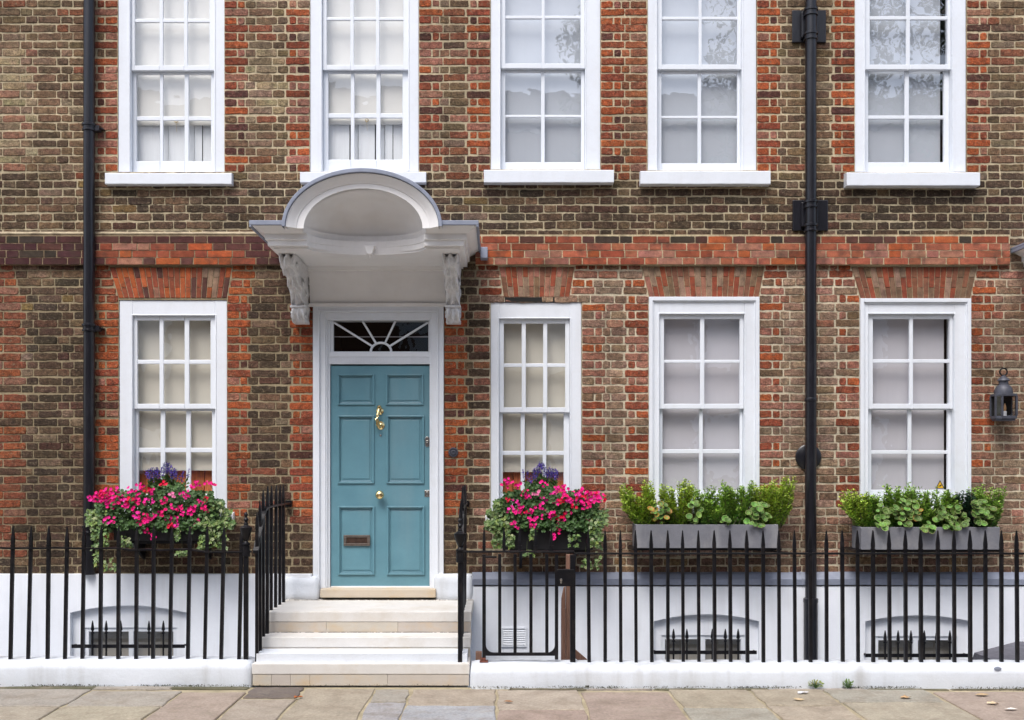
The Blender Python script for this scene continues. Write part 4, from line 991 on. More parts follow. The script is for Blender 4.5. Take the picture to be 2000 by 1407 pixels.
m = MB(); m.lathe([(.028,-.01),(.028,.003),(0,.005)], X(1949.5,-1.43), -1.425, Z(1307,-1.43), 20, 'y'); zc0 = Z(1307,-1.43); m.v = [(v[0], v[1], zc0+(v[2]-zc0)*.55) for v in m.v]; tag(m.build('metal_disc', M['lead'], None), 'small round grey metal disc on the low white wall', 'disc')
for v in m.v: pass

# ================================================================== PLANTS
def leafm(m, p, d, up, shape, size, ci, co, cup=.0):
    """leaf: centre/base p, points along d, face normal up; shape = polygon (u along, v across)"""
    d = d.normalized(); s = d.cross(up)
    if s.length < 1e-3: s = d.cross(Vector((0,1,.1)))
    s.normalize(); n_ = s.cross(d)
    vs = [p+d*size*.45]; cs = [ci]
    for u, v in shape:
        vs.append(p+d*size*u+s*size*v+n_*size*cup*((u-.5)**2+v*v)*3); cs.append(co)
    k = len(shape); m.add(vs, [(0, i+1, (i+1)%k+1) for i in range(k)], cs)
OVAL = [(0,0),(.25,.2),(.6,.24),(1,0),(.6,-.24),(.25,-.2)]
IVY = [(0,0),(-.05,.3),(.25,.28),(.35,.5),(.55,.22),(1,0),(.55,-.22),(.35,-.5),(.25,-.28),(-.05,-.3)]
ROUND = [(.5+.5*math.cos(a)*(1+.1*(i%2)), .5*math.sin(a)*(1+.1*(i%2))) for i, a in enumerate([k*math.pi/7 for k in range(14)])]
def rv(): 
    while 1:
        v = Vector((rnd.uniform(-1,1), rnd.uniform(-1,1), rnd.uniform(-1,1)))
        if .1 < v.length < 1: return v
G1, G2, G3 = (.045,.10,.028), (.028,.065,.022), (.09,.17,.04)
def lerp(a, b, t): return tuple(x+(y-x)*t for x, y in zip(a, b))
def window_box(p0, p1, t, b, y0, y1, matr, name, label, group):
    m = MB(); x0, x1, z0, z1 = X(p0,y0), X(p1,y0), Z(b,y0), Z(t,y0); w_ = .018
    m.box(x0, x1, y0, y0+w_, z0, z1); m.box(x0, x1, y1-w_, y1, z0, z1); m.box(x0+.0, x0+w_, y0+w_, y1-w_, z0, z1-.0005); m.box(x1-w_, x1, y0+w_, y1-w_, z0, z1-.0005); m.box(x0+w_, x1-w_, y0+w_, y1-w_, z0, z0+w_)
    e = empty(name, ((x0+x1)/2, (y0+y1)/2, z0), label, 'planter', group)
    m.build('box', matr, e, bevel=.003)
    m = MB(); m.box(x0+w_, x1-w_, y0+w_, y1-w_, z1-.05, z1-.03); m.build('soil', M['soil'], e)
    return e, x0, x1, z0, z1
def flower_display(p0, p1, t, b, mp, seed, side):
    """mp maps a left-display photo px to this display's px"""
    global rnd
    y0, y1 = -.36, -.10
    e, x0, x1, z0, z1 = window_box(p0, p1, t, b, y0, y1, M['blackbox'], 'window_box', 'black window box of pink flowers '+side, 'black flower boxes')
    m = MB(); m.box(x0+.05, x1-.05, y0+.02, -.01, z0-.03, z0-.002)
    for xx in (x0+.15, x1-.15): m.prismx([(-.01, z0-.03), (y0+.03, z0-.03), (-.01, z0-.2)], xx-.012, xx+.012)
    m.build('support', M['iron'], e)
    ym = -.24
    PXY = lambda x, y, d: Vector((X(mp(x/5.627+150), d), d, Z(y/5.627+880, d)))
    # geranium greenery
    g = empty('geranium', ((x0+x1)/2, ym, z1-.04), 'bushy pink geraniums filling the black box '+side, 'flowers', 'pink geraniums')
    m = MB()
    def top(x):
        return 440+90*abs(math.sin(x*.004+1))*.6+(90 if x < 420 else 0)+(60 if x > 1500 else 0)-(110 if 820 < x < 1180 else 0)
    for i in range(3300):
        x = rnd.uniform(230, 1560); y = rnd.uniform(top(x), 850+rnd.uniform(-40, 50)); dd = rnd.uniform(-.44, -.06)
        if y > 800 and dd > -.34: dd = -.38-rnd.uniform(0, .07)
        p = PXY(x, y, dd); n_ = Vector((rnd.uniform(-.7,.7), -1, rnd.uniform(-.1,1.2)))
        sz = rnd.uniform(.016, .036); k = rnd.random()
        leafm(m, p, Vector((rnd.uniform(-1,1), rnd.uniform(-.6,.2), rnd.uniform(-.9,.6))), n_, ROUND, sz, lerp(G2, G1, k), lerp(G1, G3, k*.7), .25)
    for i in range(50):
        x = rnd.uniform(300, 1500); a = PXY(x, 850, -.24); b_ = PXY(x+rnd.uniform(-150,150), rnd.uniform(480,650), -.34); m.tube([a, (a+b_)/2+Vector((0,0,.03)), b_], .0025, 5, cl=G1)
    m.build('foliage', M['leaf'], g)
    cl = [(190,510),(250,490),(330,450),(400,430),(290,570),(370,540),(430,490),(440,580),(380,620),(500,500),(520,570),(580,550),(590,440),(690,395),(640,560),(720,560),(820,450),(770,430),(660,470),(955,370),(1060,480),(1170,500),(1200,470),
          (1290,385),(1340,375),(1440,340),(1480,385),(1340,560),(1410,545),(960,550),(800,560),(1020,625),(590,650),(640,710),(700,720),(770,730),(830,740),(705,780),(745,795),(1160,680),(1230,670),(1320,660),(1400,645),(1010,750),
          (1060,770),(1110,750),(1030,830),(1095,820),(1360,790),(1310,830),(370,765),(325,790),(765,885),(825,945),(950,680),(215,540),(350,600),(460,530),(165,530),(280,470),(310,520),(360,490),(420,560),(480,470),(270,540),(660,500),(860,700),(1270,640),(1120,640),(540,610)]
    m = MB(); st_ = MB()
    for (x, y) in cl:
        ctr = PXY(x, y, -.40-rnd.uniform(0, .06)); pk = [(.84,.010,.24),(.80,.008,.17),(.88,.03,.33),(.68,.006,.05)][0 if rnd.random() < .55 else rnd.randrange(4)]
        if (x, y) == (1060,480): pk = (.8,.2,.4)
        st_.tube([ctr+Vector((rnd.uniform(-.03,.03), .12, -.07)), ctr+Vector((0,.03,-.01)), ctr], .0018, 5, cl=G3)
        for q in range(rnd.randint(4, 7)):
            fc = ctr+Vector((rnd.uniform(-.034,.034), rnd.uniform(-.018,.018), rnd.uniform(-.026,.026))); nn = Vector((rnd.uniform(-.6,.6), -1, rnd.uniform(-.3,.8))).normalized()
            u = nn.cross(Vector((0,0,1))).normalized(); v = u.cross(nn); a0 = rnd.uniform(0, 6.28); rr_ = rnd.uniform(.012, .0175); cc = jit(pk, .2)
            for k in range(5):
                a = a0+k*1.2566+rnd.uniform(-.15,.15); dd = u*math.cos(a)+v*math.sin(a)
                leafm(m, fc, dd+nn*.25, nn, [(0,.05),(.4,.34),(.85,.36),(1.05,0),(.85,-.36),(.4,-.34),(0,-.05)], rr_, tuple(z_*.8 for z_ in cc), cc, .2)
    m.build('flower_heads', M['petal'], g); st_.build('flower_stalks', M['leaf'], g)
    # salvia spikes
    s_ = empty('salvia', ((x0+x1)/2, ym, z1-.04), 'tall purple salvia spikes behind the pink flowers '+side, 'flowers', 'purple salvias')
    lf, fl = MB(), MB()
    sp = [(790,250,215),(830,240,205),(875,225,200),(910,270,230),(950,180,160),(985,160,145),(1010,190,150),(1050,240,205),(1085,250,220),(1130,320,290),(1170,275,240),(1235,250,225),(760,260,235),(860,250,220),(1030,210,170),(780,265,225),(810,230,210),(890,235,215),(930,215,200),(965,150,150),(1000,170,155),(1070,235,210),(1100,270,235),(1040,260,225),(845,270,235)]
    for (x, y, tp_) in sp:
        tip = PXY(x, tp_-15, -.2+rnd.uniform(-.04,.04)); bs = Vector((tip.x*.4+.6*PXY(1000,800,-.22).x, -.22, z1-.04))
        lf.tube([bs, (bs+tip)/2+Vector((rnd.uniform(-.01,.01),0,0)), tip], .002, 5, cl=G1)
        L_ = rnd.uniform(.07,.12)
        for k in range(48):
            u = rnd.random(); p = tip-(tip-bs).normalized()*L_*u+rv()*.009*(.4+u)
            leafm(fl, p, rv(), rv(), OVAL, rnd.uniform(.009,.017), (.09,.05,.30), jit((.13,.08,.42), .4), .3)
        for k in range(80):
            u = rnd.uniform(.12, .80); p = bs+(tip-bs)*u; leafm(lf, p, rv()+Vector((0,-.2,.5)), rv(), OVAL, rnd.uniform(.02,.045), lerp(G1,G3,rnd.random()), jit(lerp(G1,(.12,.15,.05),rnd.random()), .2), .1)
    lf.build('stems', M['leaf'], s_); fl.build('flower_spikes', M['petal'], s_)
    # ivy each end
    for nm, cx_, items in (('left', 200, [(100,330,650,820,120),(170,270,820,1080,42),(250,350,830,1050,28),(190,260,1080,1300,9),(300,430,1180,1310,12),(480,620,920,1060,14)]),
                      ('right', 1560, [(1340,1700,640,830,190),(1400,1650,800,1070,85),(1560,1740,760,860,50),(1350,1430,930,1070,34),(1080,1130,850,970,22),(1090,1210,1100,1150,14),(1480,1620,540,640,50)])):
        far = ('left end' if (nm == 'left') == (mp(200) < mp(1500)) else 'right end')
        iv = empty('ivy', (X(mp(cx_/5.627+150), ym), ym, z1-.04), 'variegated ivy trailing over the %s of the black box %s' % (far, side), 'plant', 'variegated ivy')
        m = MB()
        for (a, b_, c_, d_, n) in items:
            for k in range(n*2):
                x, y = rnd.uniform(a, b_), rnd.uniform(c_, d_); 
                p = PXY(x, y, -.39-rnd.uniform(0,.07) if y > 780 else rnd.uniform(-.44,-.12))
                dark = rnd.random()
                leafm(m, p, Vector((rnd.uniform(-.8,.8), -.3, rnd.uniform(-1,.2))), Vector((rnd.uniform(-.5,.5), -1, rnd.uniform(0,.8))), IVY, rnd.uniform(.022,.040), lerp((.05,.10,.03),(.12,.20,.05),dark), jit(pick([((.07,.13,.04),3),((.16,.24,.07),3),((.34,.38,.20),1.4),((.22,.30,.06),1.2)]), .3), .15)
            for k in range(max(1, n//20)):
                x = rnd.uniform(a, b_); m.tube([PXY(x, min(c_, 800), -.30), PXY(x+rnd.uniform(-30,30), c_+(d_-c_)*.5, -.40), PXY(x+rnd.uniform(-40,40), d_, -.40)], .0018, 5, cl=(.06,.08,.03))
        m.build('leaves', M['leaf'], iv)
flower_display(222, 422, 1027, 1056, lambda x: x, 1, 'left of the steps')
flower_display(985, 1158, 1033, 1074, lambda x: 1180-(x-175)*.82, 2, 'below the narrow window')

def shrub(x, yb, z0, height, spread, lean, label, tone):
    e = empty('box_shrub', (x, yb, z0), label, 'shrub', 'small upright shrubs in the grey planters')
    m, sm = MB(), MB(); spread = spread*1.5+.03; n = int(22+spread*150)
    for k in range(n):
        b0 = Vector((x+rnd.uniform(-.09,.09), yb+rnd.uniform(-.08,.08), z0))
        tp_ = Vector((x+lean+rnd.uniform(-spread, spread), yb+rnd.uniform(-.08,.08), z0+height*rnd.choice((.46,.58,.66,.74,.8,.86,.95))*rnd.uniform(.94,1.08)))
        md = (b0+tp_)/2+Vector((rnd.uniform(-.02,.02)+(tp_.x-b0.x)*.22, 0, 0))
        sm.tube([b0, md, tp_], [.004,.003,.0015], 5, cl=(.06,.05,.025))
        N_ = int(height/.0125)
        for i in range(N_):
            u = (i+rnd.random())/N_; 
            if u < .06: continue
            p = b0*(1-u)**2+md*2*u*(1-u)+tp_*u*u; d_ = (tp_-b0).normalized()
            for q in range(4):
                a = rnd.uniform(0, 6.28); o_ = Vector((math.cos(a), math.sin(a), 0)); dd = o_+d_*rnd.uniform(.4,1.0)
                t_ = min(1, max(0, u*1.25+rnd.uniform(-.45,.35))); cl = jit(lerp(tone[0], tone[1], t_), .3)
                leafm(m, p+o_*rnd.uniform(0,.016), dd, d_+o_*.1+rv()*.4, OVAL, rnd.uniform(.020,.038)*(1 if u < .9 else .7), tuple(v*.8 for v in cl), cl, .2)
    m.build('foliage', M['leaf'], e); sm.build('stems', M['leaf'], e)
    return e
def rosette_plant(cx, cy, w_, h_, n, yb, z0, label, red=0):
    e = empty('variegated_geranium', (X(cx,yb), yb, z0), label, 'plant', 'variegated geraniums in the grey planters')
    m = MB()
    for k in range(int(n*1.25)):
        a = rnd.uniform(0, 6.28); r_ = math.sqrt(rnd.random()); px_, py_ = cx+w_*r_*math.cos(a), cy+h_*r_*math.sin(a)
        yy = yb-.03-rnd.uniform(0,.13)-(.06 if py_ > 1022 else 0); 
        if py_ > 1022: yy = min(yy, -.385)
        p = Vector((X(px_,yy), yy, Z(py_,yy))); up = Vector((rnd.uniform(-.5,.5), -.75, rnd.uniform(.3,1.1))).normalized()
        d_ = up.cross(Vector((1,0,0))).normalized(); s = d_.cross(up).normalized(); R_ = rnd.uniform(.015,.034)
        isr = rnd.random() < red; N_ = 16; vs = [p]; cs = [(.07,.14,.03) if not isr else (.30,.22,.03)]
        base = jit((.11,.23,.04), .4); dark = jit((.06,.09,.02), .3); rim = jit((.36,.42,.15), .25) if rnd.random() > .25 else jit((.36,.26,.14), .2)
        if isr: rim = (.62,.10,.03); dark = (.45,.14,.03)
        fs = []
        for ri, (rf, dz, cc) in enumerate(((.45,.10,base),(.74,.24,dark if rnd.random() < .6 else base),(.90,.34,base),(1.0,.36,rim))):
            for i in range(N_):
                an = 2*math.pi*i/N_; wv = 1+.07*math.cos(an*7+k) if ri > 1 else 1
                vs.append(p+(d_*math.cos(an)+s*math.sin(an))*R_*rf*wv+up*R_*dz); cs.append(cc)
        for i in range(N_): fs.append((0, 1+i, 1+(i+1)%N_))
        for ri in range(3):
            for i in range(N_): fs.append((1+ri*N_+i, 1+(ri+1)*N_+i, 1+(ri+1)*N_+(i+1)%N_, 1+ri*N_+(i+1)%N_))
        m.add(vs, fs, cs)
        bs = Vector((X(cx,yb)+rnd.uniform(-.03,.03), yb, z0)); m.tube([bs, (bs+p)/2+Vector((0,-.01,.03)), p], .002, 4, cl=(.16,.16,.05))
    m.build('leaves', M['leaf'], e); return e
YP0, YP1 = -.375, -.13
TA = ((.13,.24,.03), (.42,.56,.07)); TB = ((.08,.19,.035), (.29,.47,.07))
e4, *_ , z0, z1 = window_box(1242, 1520, 1025, 1071, YP0, YP1, M['planter'], 'window_box', 'grey trough planter under the window left of the drainpipe', 'grey trough planters')
m = MB(); xa, xb = X(1236,YP0), X(1552,YP0); m.box(xa, X(1528,YP0), YP0+.02, -.01, z0-.022, z0-.003)
m.prism([(X(1470,YP0),z0-.022),(X(1556,YP0),z0-.055),(X(1556,YP0),z0-.045),(X(1470,YP0),z0-.003)], YP0+.03, YP0+.05); m.build('support', M['iron'], e4)
LS = [(1250,940,.085,-.03,'leftmost shrub, yellow green, in the grey planter left of the drainpipe',TA),(1322,938,.09,0,'tall pointed shrub second from left in the planter left of the drainpipe',TA),(1384,950,.075,.0,'loose shrub in the middle of the planter left of the drainpipe',TB),
      (1438,940,.08,.0,'dense shrub right of centre in the planter left of the drainpipe',TB),(1492,942,.055,.0,'slim shrub second from right in the planter left of the drainpipe',TA),(1522,934,.055,.02,'rightmost shrub leaning outward in the planter left of the drainpipe',TA)]
yb = -.23
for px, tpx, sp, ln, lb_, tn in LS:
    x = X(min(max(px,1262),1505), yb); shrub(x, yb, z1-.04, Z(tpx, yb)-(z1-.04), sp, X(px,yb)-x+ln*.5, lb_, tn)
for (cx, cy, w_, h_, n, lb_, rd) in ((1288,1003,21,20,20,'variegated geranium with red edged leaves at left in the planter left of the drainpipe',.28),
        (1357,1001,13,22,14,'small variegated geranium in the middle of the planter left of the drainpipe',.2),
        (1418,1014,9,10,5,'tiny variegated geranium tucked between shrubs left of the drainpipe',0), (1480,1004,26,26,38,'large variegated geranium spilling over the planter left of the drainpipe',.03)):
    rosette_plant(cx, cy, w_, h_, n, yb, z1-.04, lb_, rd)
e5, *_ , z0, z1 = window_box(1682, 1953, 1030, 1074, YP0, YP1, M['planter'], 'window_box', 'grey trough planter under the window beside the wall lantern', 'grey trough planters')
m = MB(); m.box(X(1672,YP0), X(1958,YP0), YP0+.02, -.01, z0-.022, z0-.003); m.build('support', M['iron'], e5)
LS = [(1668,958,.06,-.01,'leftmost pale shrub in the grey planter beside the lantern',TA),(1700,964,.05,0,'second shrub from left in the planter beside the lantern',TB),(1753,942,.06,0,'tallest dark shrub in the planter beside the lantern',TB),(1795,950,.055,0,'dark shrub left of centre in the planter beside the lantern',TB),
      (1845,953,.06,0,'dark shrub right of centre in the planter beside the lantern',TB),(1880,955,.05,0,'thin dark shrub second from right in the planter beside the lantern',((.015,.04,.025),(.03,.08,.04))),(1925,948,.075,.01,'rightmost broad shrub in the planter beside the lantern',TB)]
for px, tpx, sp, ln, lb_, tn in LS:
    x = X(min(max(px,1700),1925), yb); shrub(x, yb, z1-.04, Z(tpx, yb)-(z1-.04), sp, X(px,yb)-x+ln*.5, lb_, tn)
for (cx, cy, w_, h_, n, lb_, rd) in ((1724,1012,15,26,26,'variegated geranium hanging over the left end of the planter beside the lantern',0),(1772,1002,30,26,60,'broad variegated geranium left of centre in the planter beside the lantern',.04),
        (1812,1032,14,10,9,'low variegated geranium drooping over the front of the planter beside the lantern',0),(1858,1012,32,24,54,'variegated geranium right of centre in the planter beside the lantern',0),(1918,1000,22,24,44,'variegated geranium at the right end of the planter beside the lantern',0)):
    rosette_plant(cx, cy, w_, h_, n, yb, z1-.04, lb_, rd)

# ================================================================== LANTERN
yl = -.13; lx, s_ = X(1960,yl), F/(D+yl)
ln = empty('wall_lantern', (lx, 0, Z(820,yl)), 'dark metal wall lantern with domed top beside the far right window', 'lantern')
zb_, zt_ = Z(816,yl), Z(771,yl)
hexp = [(-.088,-.035),(-.048,-.075),(.082,-.075),(.100,-.03),(.100,.06),(-.088,.06)]
m = MB()
def hexring(k, z0, z1):
    p = [(lx+a*k, yl+b_*k) for a, b_ in hexp]; n = 6; m.add([(a,b_,z0) for a, b_ in p]+[(a,b_,z1) for a, b_ in p], [tuple(range(n-1,-1,-1)), tuple(range(n,2*n))]+[(i,(i+1)%n,(i+1)%n+n,i+n) for i in range(n)])
hexring(1.04, zb_-.012, zb_+.014); hexring(.9, zb_-.03, zb_-.012); hexring(1.05, zt_-.016, zt_+.006)
for a, b_ in hexp: m.box(lx+a-.008, lx+a+.008, yl+b_-.008, yl+b_+.008, zb_+.014, zt_-.016)
m.box(lx-.05, lx+.05, yl+.06, -.003, zb_-.02, zb_+.08); m.build('cage', M['lantern'], ln, bevel=.002)
m = MB(); m.lathe([(.080,0),(.079,.02),(.072,.045),(.056,.066),(.042,.074),(.040,.10),(.046,.104),(.056,.108),(.052,.114),(.042,.126),(.020,.142),(.012,.15),(0,.152)], lx-.0, yl, zt_+.005, 24); zl0 = zt_+.005; m.v = [(v[0], v[1], zl0+(v[2]-zl0)*1.12) for v in m.v]; m.build('dome', M['lantern'], ln, smooth='auto')
m = MB(); zc_ = zt_+.005+.170+.030; m.tube([(lx+.033*math.cos(q), yl, zc_+.033*math.sin(q)) for q in [k*math.pi/10 for k in range(20)]], .0075, 8, closed=True); m.build('ring', M['iron'], ln, smooth='auto')
m = MB()
for i in (0, 1, 2, 3):
    a, b_ = hexp[i], hexp[i+1]; m.add([(lx+a[0],yl+a[1],zb_+.014),(lx+b_[0],yl+b_[1],zb_+.014),(lx+b_[0],yl+b_[1],zt_-.016),(lx+a[0],yl+a[1],zt_-.016)], [(0,1,2,3)])
m.build('pane', M['darkglass'], ln)
m = MB(); m.box(lx-.085, lx+.097, yl+.052, yl+.056, zb_+.014, zt_-.016); m.build('back_plate', M['dark'], ln)
m = MB(); m.lathe([(.016,0),(.016,.042),(.012,.044)], lx+.002, yl-.02, zb_+.014, 14); m.build('candle_tube', M['porcelain'], ln, smooth='auto')
m = MB(); m.lathe([(.008,.044),(.014,.06),(.012,.085),(.004,.11),(0,.118)], lx+.002, yl-.02, zb_+.014, 12); m.build('bulb', M['amber'], ln, smooth='auto')

# ================================================================== PAVEMENT
m = MB(); m.box(-40, 40, -4.2, -1.36, -.3, -.012, (1,1,1)); tag(m.build('pavement_bed', M['joint']), kind='structure')
m = MB()
PB, PP, PG, PD = c(172,160,142,.86), c(170,153,139,.84), c(166,160,148,.84), c(122,112,104,.72)
def slab(x0, x1, y0, y1, cl):
    """y0 nearer the house; ragged rounded outline"""
    g = .012; pts = []; jt = .011
    def edge(a, b_, n): 
        for i in range(n): pts.append((a[0]+(b_[0]-a[0])*i/n+rnd.uniform(-jt,jt), a[1]+(b_[1]-a[1])*i/n+rnd.uniform(-jt,jt)))
    A, B, C_, D_ = (x0+g, y1+g), (x1-g, y1+g), (x1-g, y0-g), (x0+g, y0-g)
    edge(A, B, 7); edge(B, C_, 5); edge(C_, D_, 7); edge(D_, A, 5)
    n = len(pts); cx, cy = sum(p[0] for p in pts)/n, sum(p[1] for p in pts)/n; h = rnd.uniform(-.003,.002)
    k = 1-.012/max(.2, min(x1-x0, y0-y1))
    tl_ = rnd.uniform(-.002,.002)
    m.add([(p[0], p[1], -.02) for p in pts]+[(p[0], p[1], h-.006) for p in pts]+[(cx+(p[0]-cx)*k, cy+(p[1]-cy)*k, h+tl_*(p[0]-cx)) for p in pts],
          [(i, (i+1)%n, n+(i+1)%n, n+i) for i in range(n)]+[(n+i, n+(i+1)%n, 2*n+(i+1)%n, 2*n+i) for i in range(n)]+[tuple(2*n+i for i in range(n))], jit(cl, .07))
yE = -1.47
cols_ = [(-3.15,-2.43,[(yE-.06,GY(1379),PG),(GY(1379),-2.75,PB)]), (-2.43,-1.93,[(yE-.1,-2.9,PP)]), (-1.93,-1.51,[(-1.39,GY(1363),PD),(GY(1363)-.03,-2.9,PB)]), (-1.51,-.96,[(-1.42,-2.8,PB)]),
         (-.96,-.68,[(yE,GY(1370),PG),(GY(1370),-2.7,c(168,166,166,.84))]), (-.68,-.02,[(yE,GY(1378),PB),(GY(1378),-2.7,c(168,168,170,.84))]), (-.02,.62,[(yE-.02,GY(1386),PB),(GY(1386),-2.9,PP)]), (.62,1.31,[(yE-.08,-2.9,PP)]),
         (1.31,1.93,[(yE,GY(1382),PB),(GY(1382),-2.8,PG)]), (1.93,2.5,[(yE,GY(1378),PB),(GY(1378),-2.9,PB)]), (2.5,3.3,[(yE,GY(1371),PG),(GY(1371),-2.8,PB)]), (3.3,4.3,[(yE-.08,-2.85,PP)]), (4.3,5.1,[(yE,-2.2,PB),(-2.2,-2.9,PP)])]
for x0, x1, L_ in cols_:
    for y0, y1, cl in L_: slab(x0, x1, y0, y1, cl)
    slab(x0, x1, L_[-1][1], -4.0, pick([(PB,1),(PP,1),(PG,1)]))
x = -3.15
while x > -16:
    w_ = rnd.uniform(.6,1); slab(x-w_, x, -1.46, GY(1379), PG); slab(x-w_, x, GY(1379), -2.9, PB); slab(x-w_, x, -2.9, -4.0, PP); x -= w_
x = 5.1
while x < 16:
    w_ = rnd.uniform(.6,1); slab(x, x+w_, -1.5, -2.3, PB); slab(x, x+w_, -2.3, -2.9, PP); slab(x, x+w_, -2.9, -4.0, PG); x += w_
x = -6.5
while x < 6.5:
    w_ = rnd.uniform(.5, 1.1); yw = -1.365 if x < -.3 else -1.43
    if not (x+w_ > SX0 and x < SX1): slab(x, x+w_, yw, -1.485-rnd.uniform(0,.02), c(130,126,104,.6) if rnd.random() < .7 else PG)
    x += w_
slab(-3.9, -1.95, -1.365, -1.47, c(118,118,92,.55))
tag(m.build('pavement', M['slab'], None, origin=(0,-2.7,0)), kind='structure')
m = MB(); m.box(-40, 40, -4.35, -4.2, -.3, -.004); m.box(-40, 40, -8.35, -8.2, -.3, -.004); tag(m.build('kerb', mat('granite kerb', (.3,.3,.3), rough=.8, fine=.2)), kind='structure')
m = MB(); m.add([(-120,-120,-.13),(120,-120,-.13),(120,-4.3,-.13),(-120,-4.3,-.13)], [(0,1,2,3)]); tag(m.build('road', M['road']), kind='structure')
m = MB(); m.box(-40, 40, -14, -8.35, -.3, -.008, PG); tag(m.build('far_pavement', M['slab']), kind='structure')
# moss and dirt along the foot of the walls
m = MB()
for i in range(5200):
    x = rnd.uniform(-4.9, 5.0)
    if SX0+.02 < x < SX1-.02 and rnd.random() < .75: continue
    yw = -1.362 if x < -.24 else -1.425
    dens = noise.noise((x*2.2, 0, 4))
    if dens+rnd.uniform(-.3,.3) < -.12 and x < 3.6: continue
    p = Vector((x, yw-.004-abs(rnd.gauss(0, .012 if x < 3.6 else .05)), rnd.uniform(-.004,.010)))
    leafm(m, p, rv()+Vector((0,0,.6)), rv(), OVAL, rnd.uniform(.005,.014), (.05,.055,.025), jit(pick([((.06,.065,.03),3),((.10,.12,.05),1.2),((.04,.035,.028),3)]), .3))
tag(m.build('moss', M['leaf'], None), 'dark moss and dirt along the foot of the low walls', 'moss', kind='stuff')
# weeds and litter
for i, (px, py, n, lb_) in enumerate(((1593,1358,70,'yellowing weed tuft growing at the foot of the right low wall'), (1656,1357,60,'small green weed tuft at the foot of the right low wall'))):
    yy = -1.46; e = empty('weed', (X(px,yy), yy, 0), lb_, 'weed', 'weeds at the wall foot'); m = MB()
    for k in range(n):
        a = rnd.uniform(0, 6.28); r_ = rnd.uniform(.01, .055 if i == 0 else .035); p = Vector((X(px,yy), yy, .002)); q = p+Vector((math.cos(a)*r_, math.sin(a)*r_*.5, rnd.uniform(.012,.055)))
        m.tube([p, (p+q)/2+Vector((0,0,.008)), q], .001, 4, cl=G1)
        leafm(m, q, (q-p)+Vector((0,0,-.01)), Vector((0,-.4,1)), OVAL, rnd.uniform(.012,.024), G1, jit((.18,.28,.06) if i else pick([((.36,.34,.08),1),((.22,.28,.07),1)]), .3))
    m.build('leaves', M['leaf'], e)
DRY = [(OVAL),[(0,0),(.1,.25),(.45,.2),(.5,.42),(.75,.2),(1,.05),(.8,-.15),(.55,-.4),(.4,-.18),(.1,-.22)]]
LF = [(993,1373,.075,c(150,110,70),'curled brown leaf on the paving in front of the gate'), (583,1364,.07,c(176,100,50),'orange brown leaf on the paving before the steps'), (1561,1369,.085,c(200,176,140),'pale tan leaf on the paving below the right drainpipe'),
      (1771,1365,.09,c(196,164,120),'tan leaf on the paving below the second right planter'), (1919,1360,.11,c(190,160,124),'long tan leaf close to the wall at far right'), (1939,1376,.085,c(214,190,154),'cream leaf in the middle of the three at far right'), 
      (1975,1388,.095,c(224,218,208),'whitish curled leaf nearest the viewer at far right'), (1570,1356,.09,c(222,222,226),'white scrap of paper at the wall foot beside the yellow weed')]
for i, (px, py, sz, cl, lb_) in enumerate(LF):
    yy = GY(py); p = Vector((X(px,yy)-sz/2, yy, .006)); m = MB()
    leafm(m, p, Vector((1, rnd.uniform(-.3,.3), .0)), Vector((0,0,1)), DRY[i%2], sz, jit(cl), jit(cl), .0)
    m.v = [(v[0], v[1], .005+.10*abs(v[1]-yy)+rnd.uniform(0,.012)) for v in m.v]
    nv = len(m.v); m.add([(v[0], v[1], v[2]-.0012) for v in m.v], [tuple(reversed(f)) for f in m.f], [jit(cl, .1) for _ in m.v])
    tag(m.build('fallen_leaf' if i < 7 else 'paper_scrap', M['drylf'], None), lb_, 'leaf' if i < 7 else 'paper', 'litter on the paving')

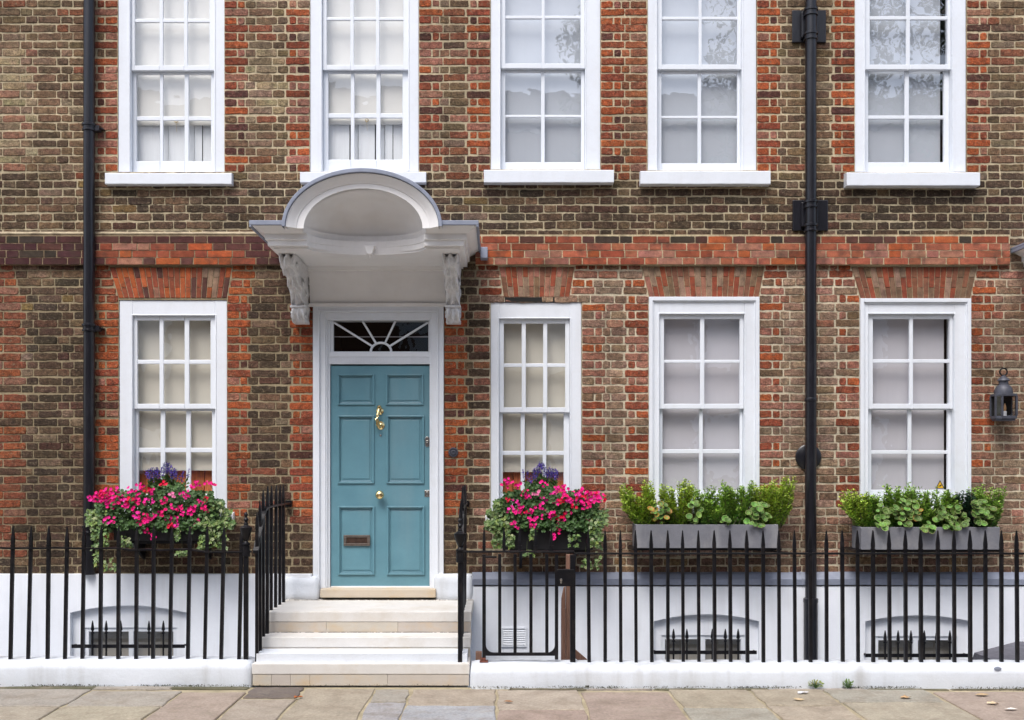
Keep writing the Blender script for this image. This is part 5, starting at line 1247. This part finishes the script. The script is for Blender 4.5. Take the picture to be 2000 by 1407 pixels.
# ================================================================== ACROSS THE STREET (seen only as reflections in the panes)
opp = empty('terrace', (0, -19, 0), 'long brick terrace across the street, seen only reflected in the panes', 'house')
m = MB(); H_ = 10.9; m.box(-30, 30, -24, -19, -.2, H_); m.build('wall', M['oppbrick'], opp)
m = MB(); m.prismx([(-18.8,H_),(-24.2,H_),(-22.4,H_+1.6),(-20.6,H_+1.6)][::-1], -30, 30); m.build('roof', M['slate'], opp)
for k in range(14):
    for zz in (1.2, 4.2, 7.0):
        if abs(k-6.5) > 5: continue
        m = MB(); xx = -26+k*4; m.box(xx-.6, xx+.6, -19.0, -18.96, zz, zz+1.7); m.build('window', M['white'], opp)
def tree(x, y, h, r_, n, label):
    e = empty('street_tree', (x, y, 0), label, 'tree', 'street trees behind the viewer'); m = MB()
    m.tube([(x,y,-.1),(x+.1,y,h*.3),(x-.1,y,h*.6),(x,y,h*.9)], [.2,.16,.10,.03], 12, cl=(.10,.08,.06))
    for k in range(12):
        z_ = h*rnd.uniform(.35,.8); a = rnd.uniform(0,6.28); m.tube([(x,y,z_),(x+math.cos(a)*r_*.5,y+math.sin(a)*r_*.4,z_+.7),(x+math.cos(a)*r_*.9,y+math.sin(a)*r_*.7,z_+1.2)], [.06,.04,.015], 7, cl=(.10,.08,.06))
    m.build('trunk', M['leaf'], e); m = MB()
    cl_ = [(Vector((x,y,h*.68))+Vector((rv().x*r_, rv().y*r_*.8, rv().z*h*.3)), rnd.uniform(.25,.5)*min(1, r_)*1.1) for _ in range(int(20+22*r_))]
    for k in range(n):
        c_, rr_ = cl_[k%len(cl_)]; p = c_+rv()*rr_; t_ = rnd.random()
        leafm(m, p, rv(), rv(), OVAL, rnd.uniform(.08,.15), lerp((.03,.06,.02),(.07,.12,.03),t_), lerp((.03,.06,.02),(.07,.12,.03),t_))
    m.build('crown', M['leaf'], e)
tree(2.15, -13.5, 13.6, .95, 5000, 'slender street tree opposite the narrow gap left of the pipe, seen only reflected')
tree(5.75, -13.5, 13.4, 1.15, 6000, 'street tree opposite the window left of the right drainpipe, seen only reflected')
tree(10.2, -13, 15, 2.9, 15000, 'broad street tree opposite the far right window, seen only reflected')
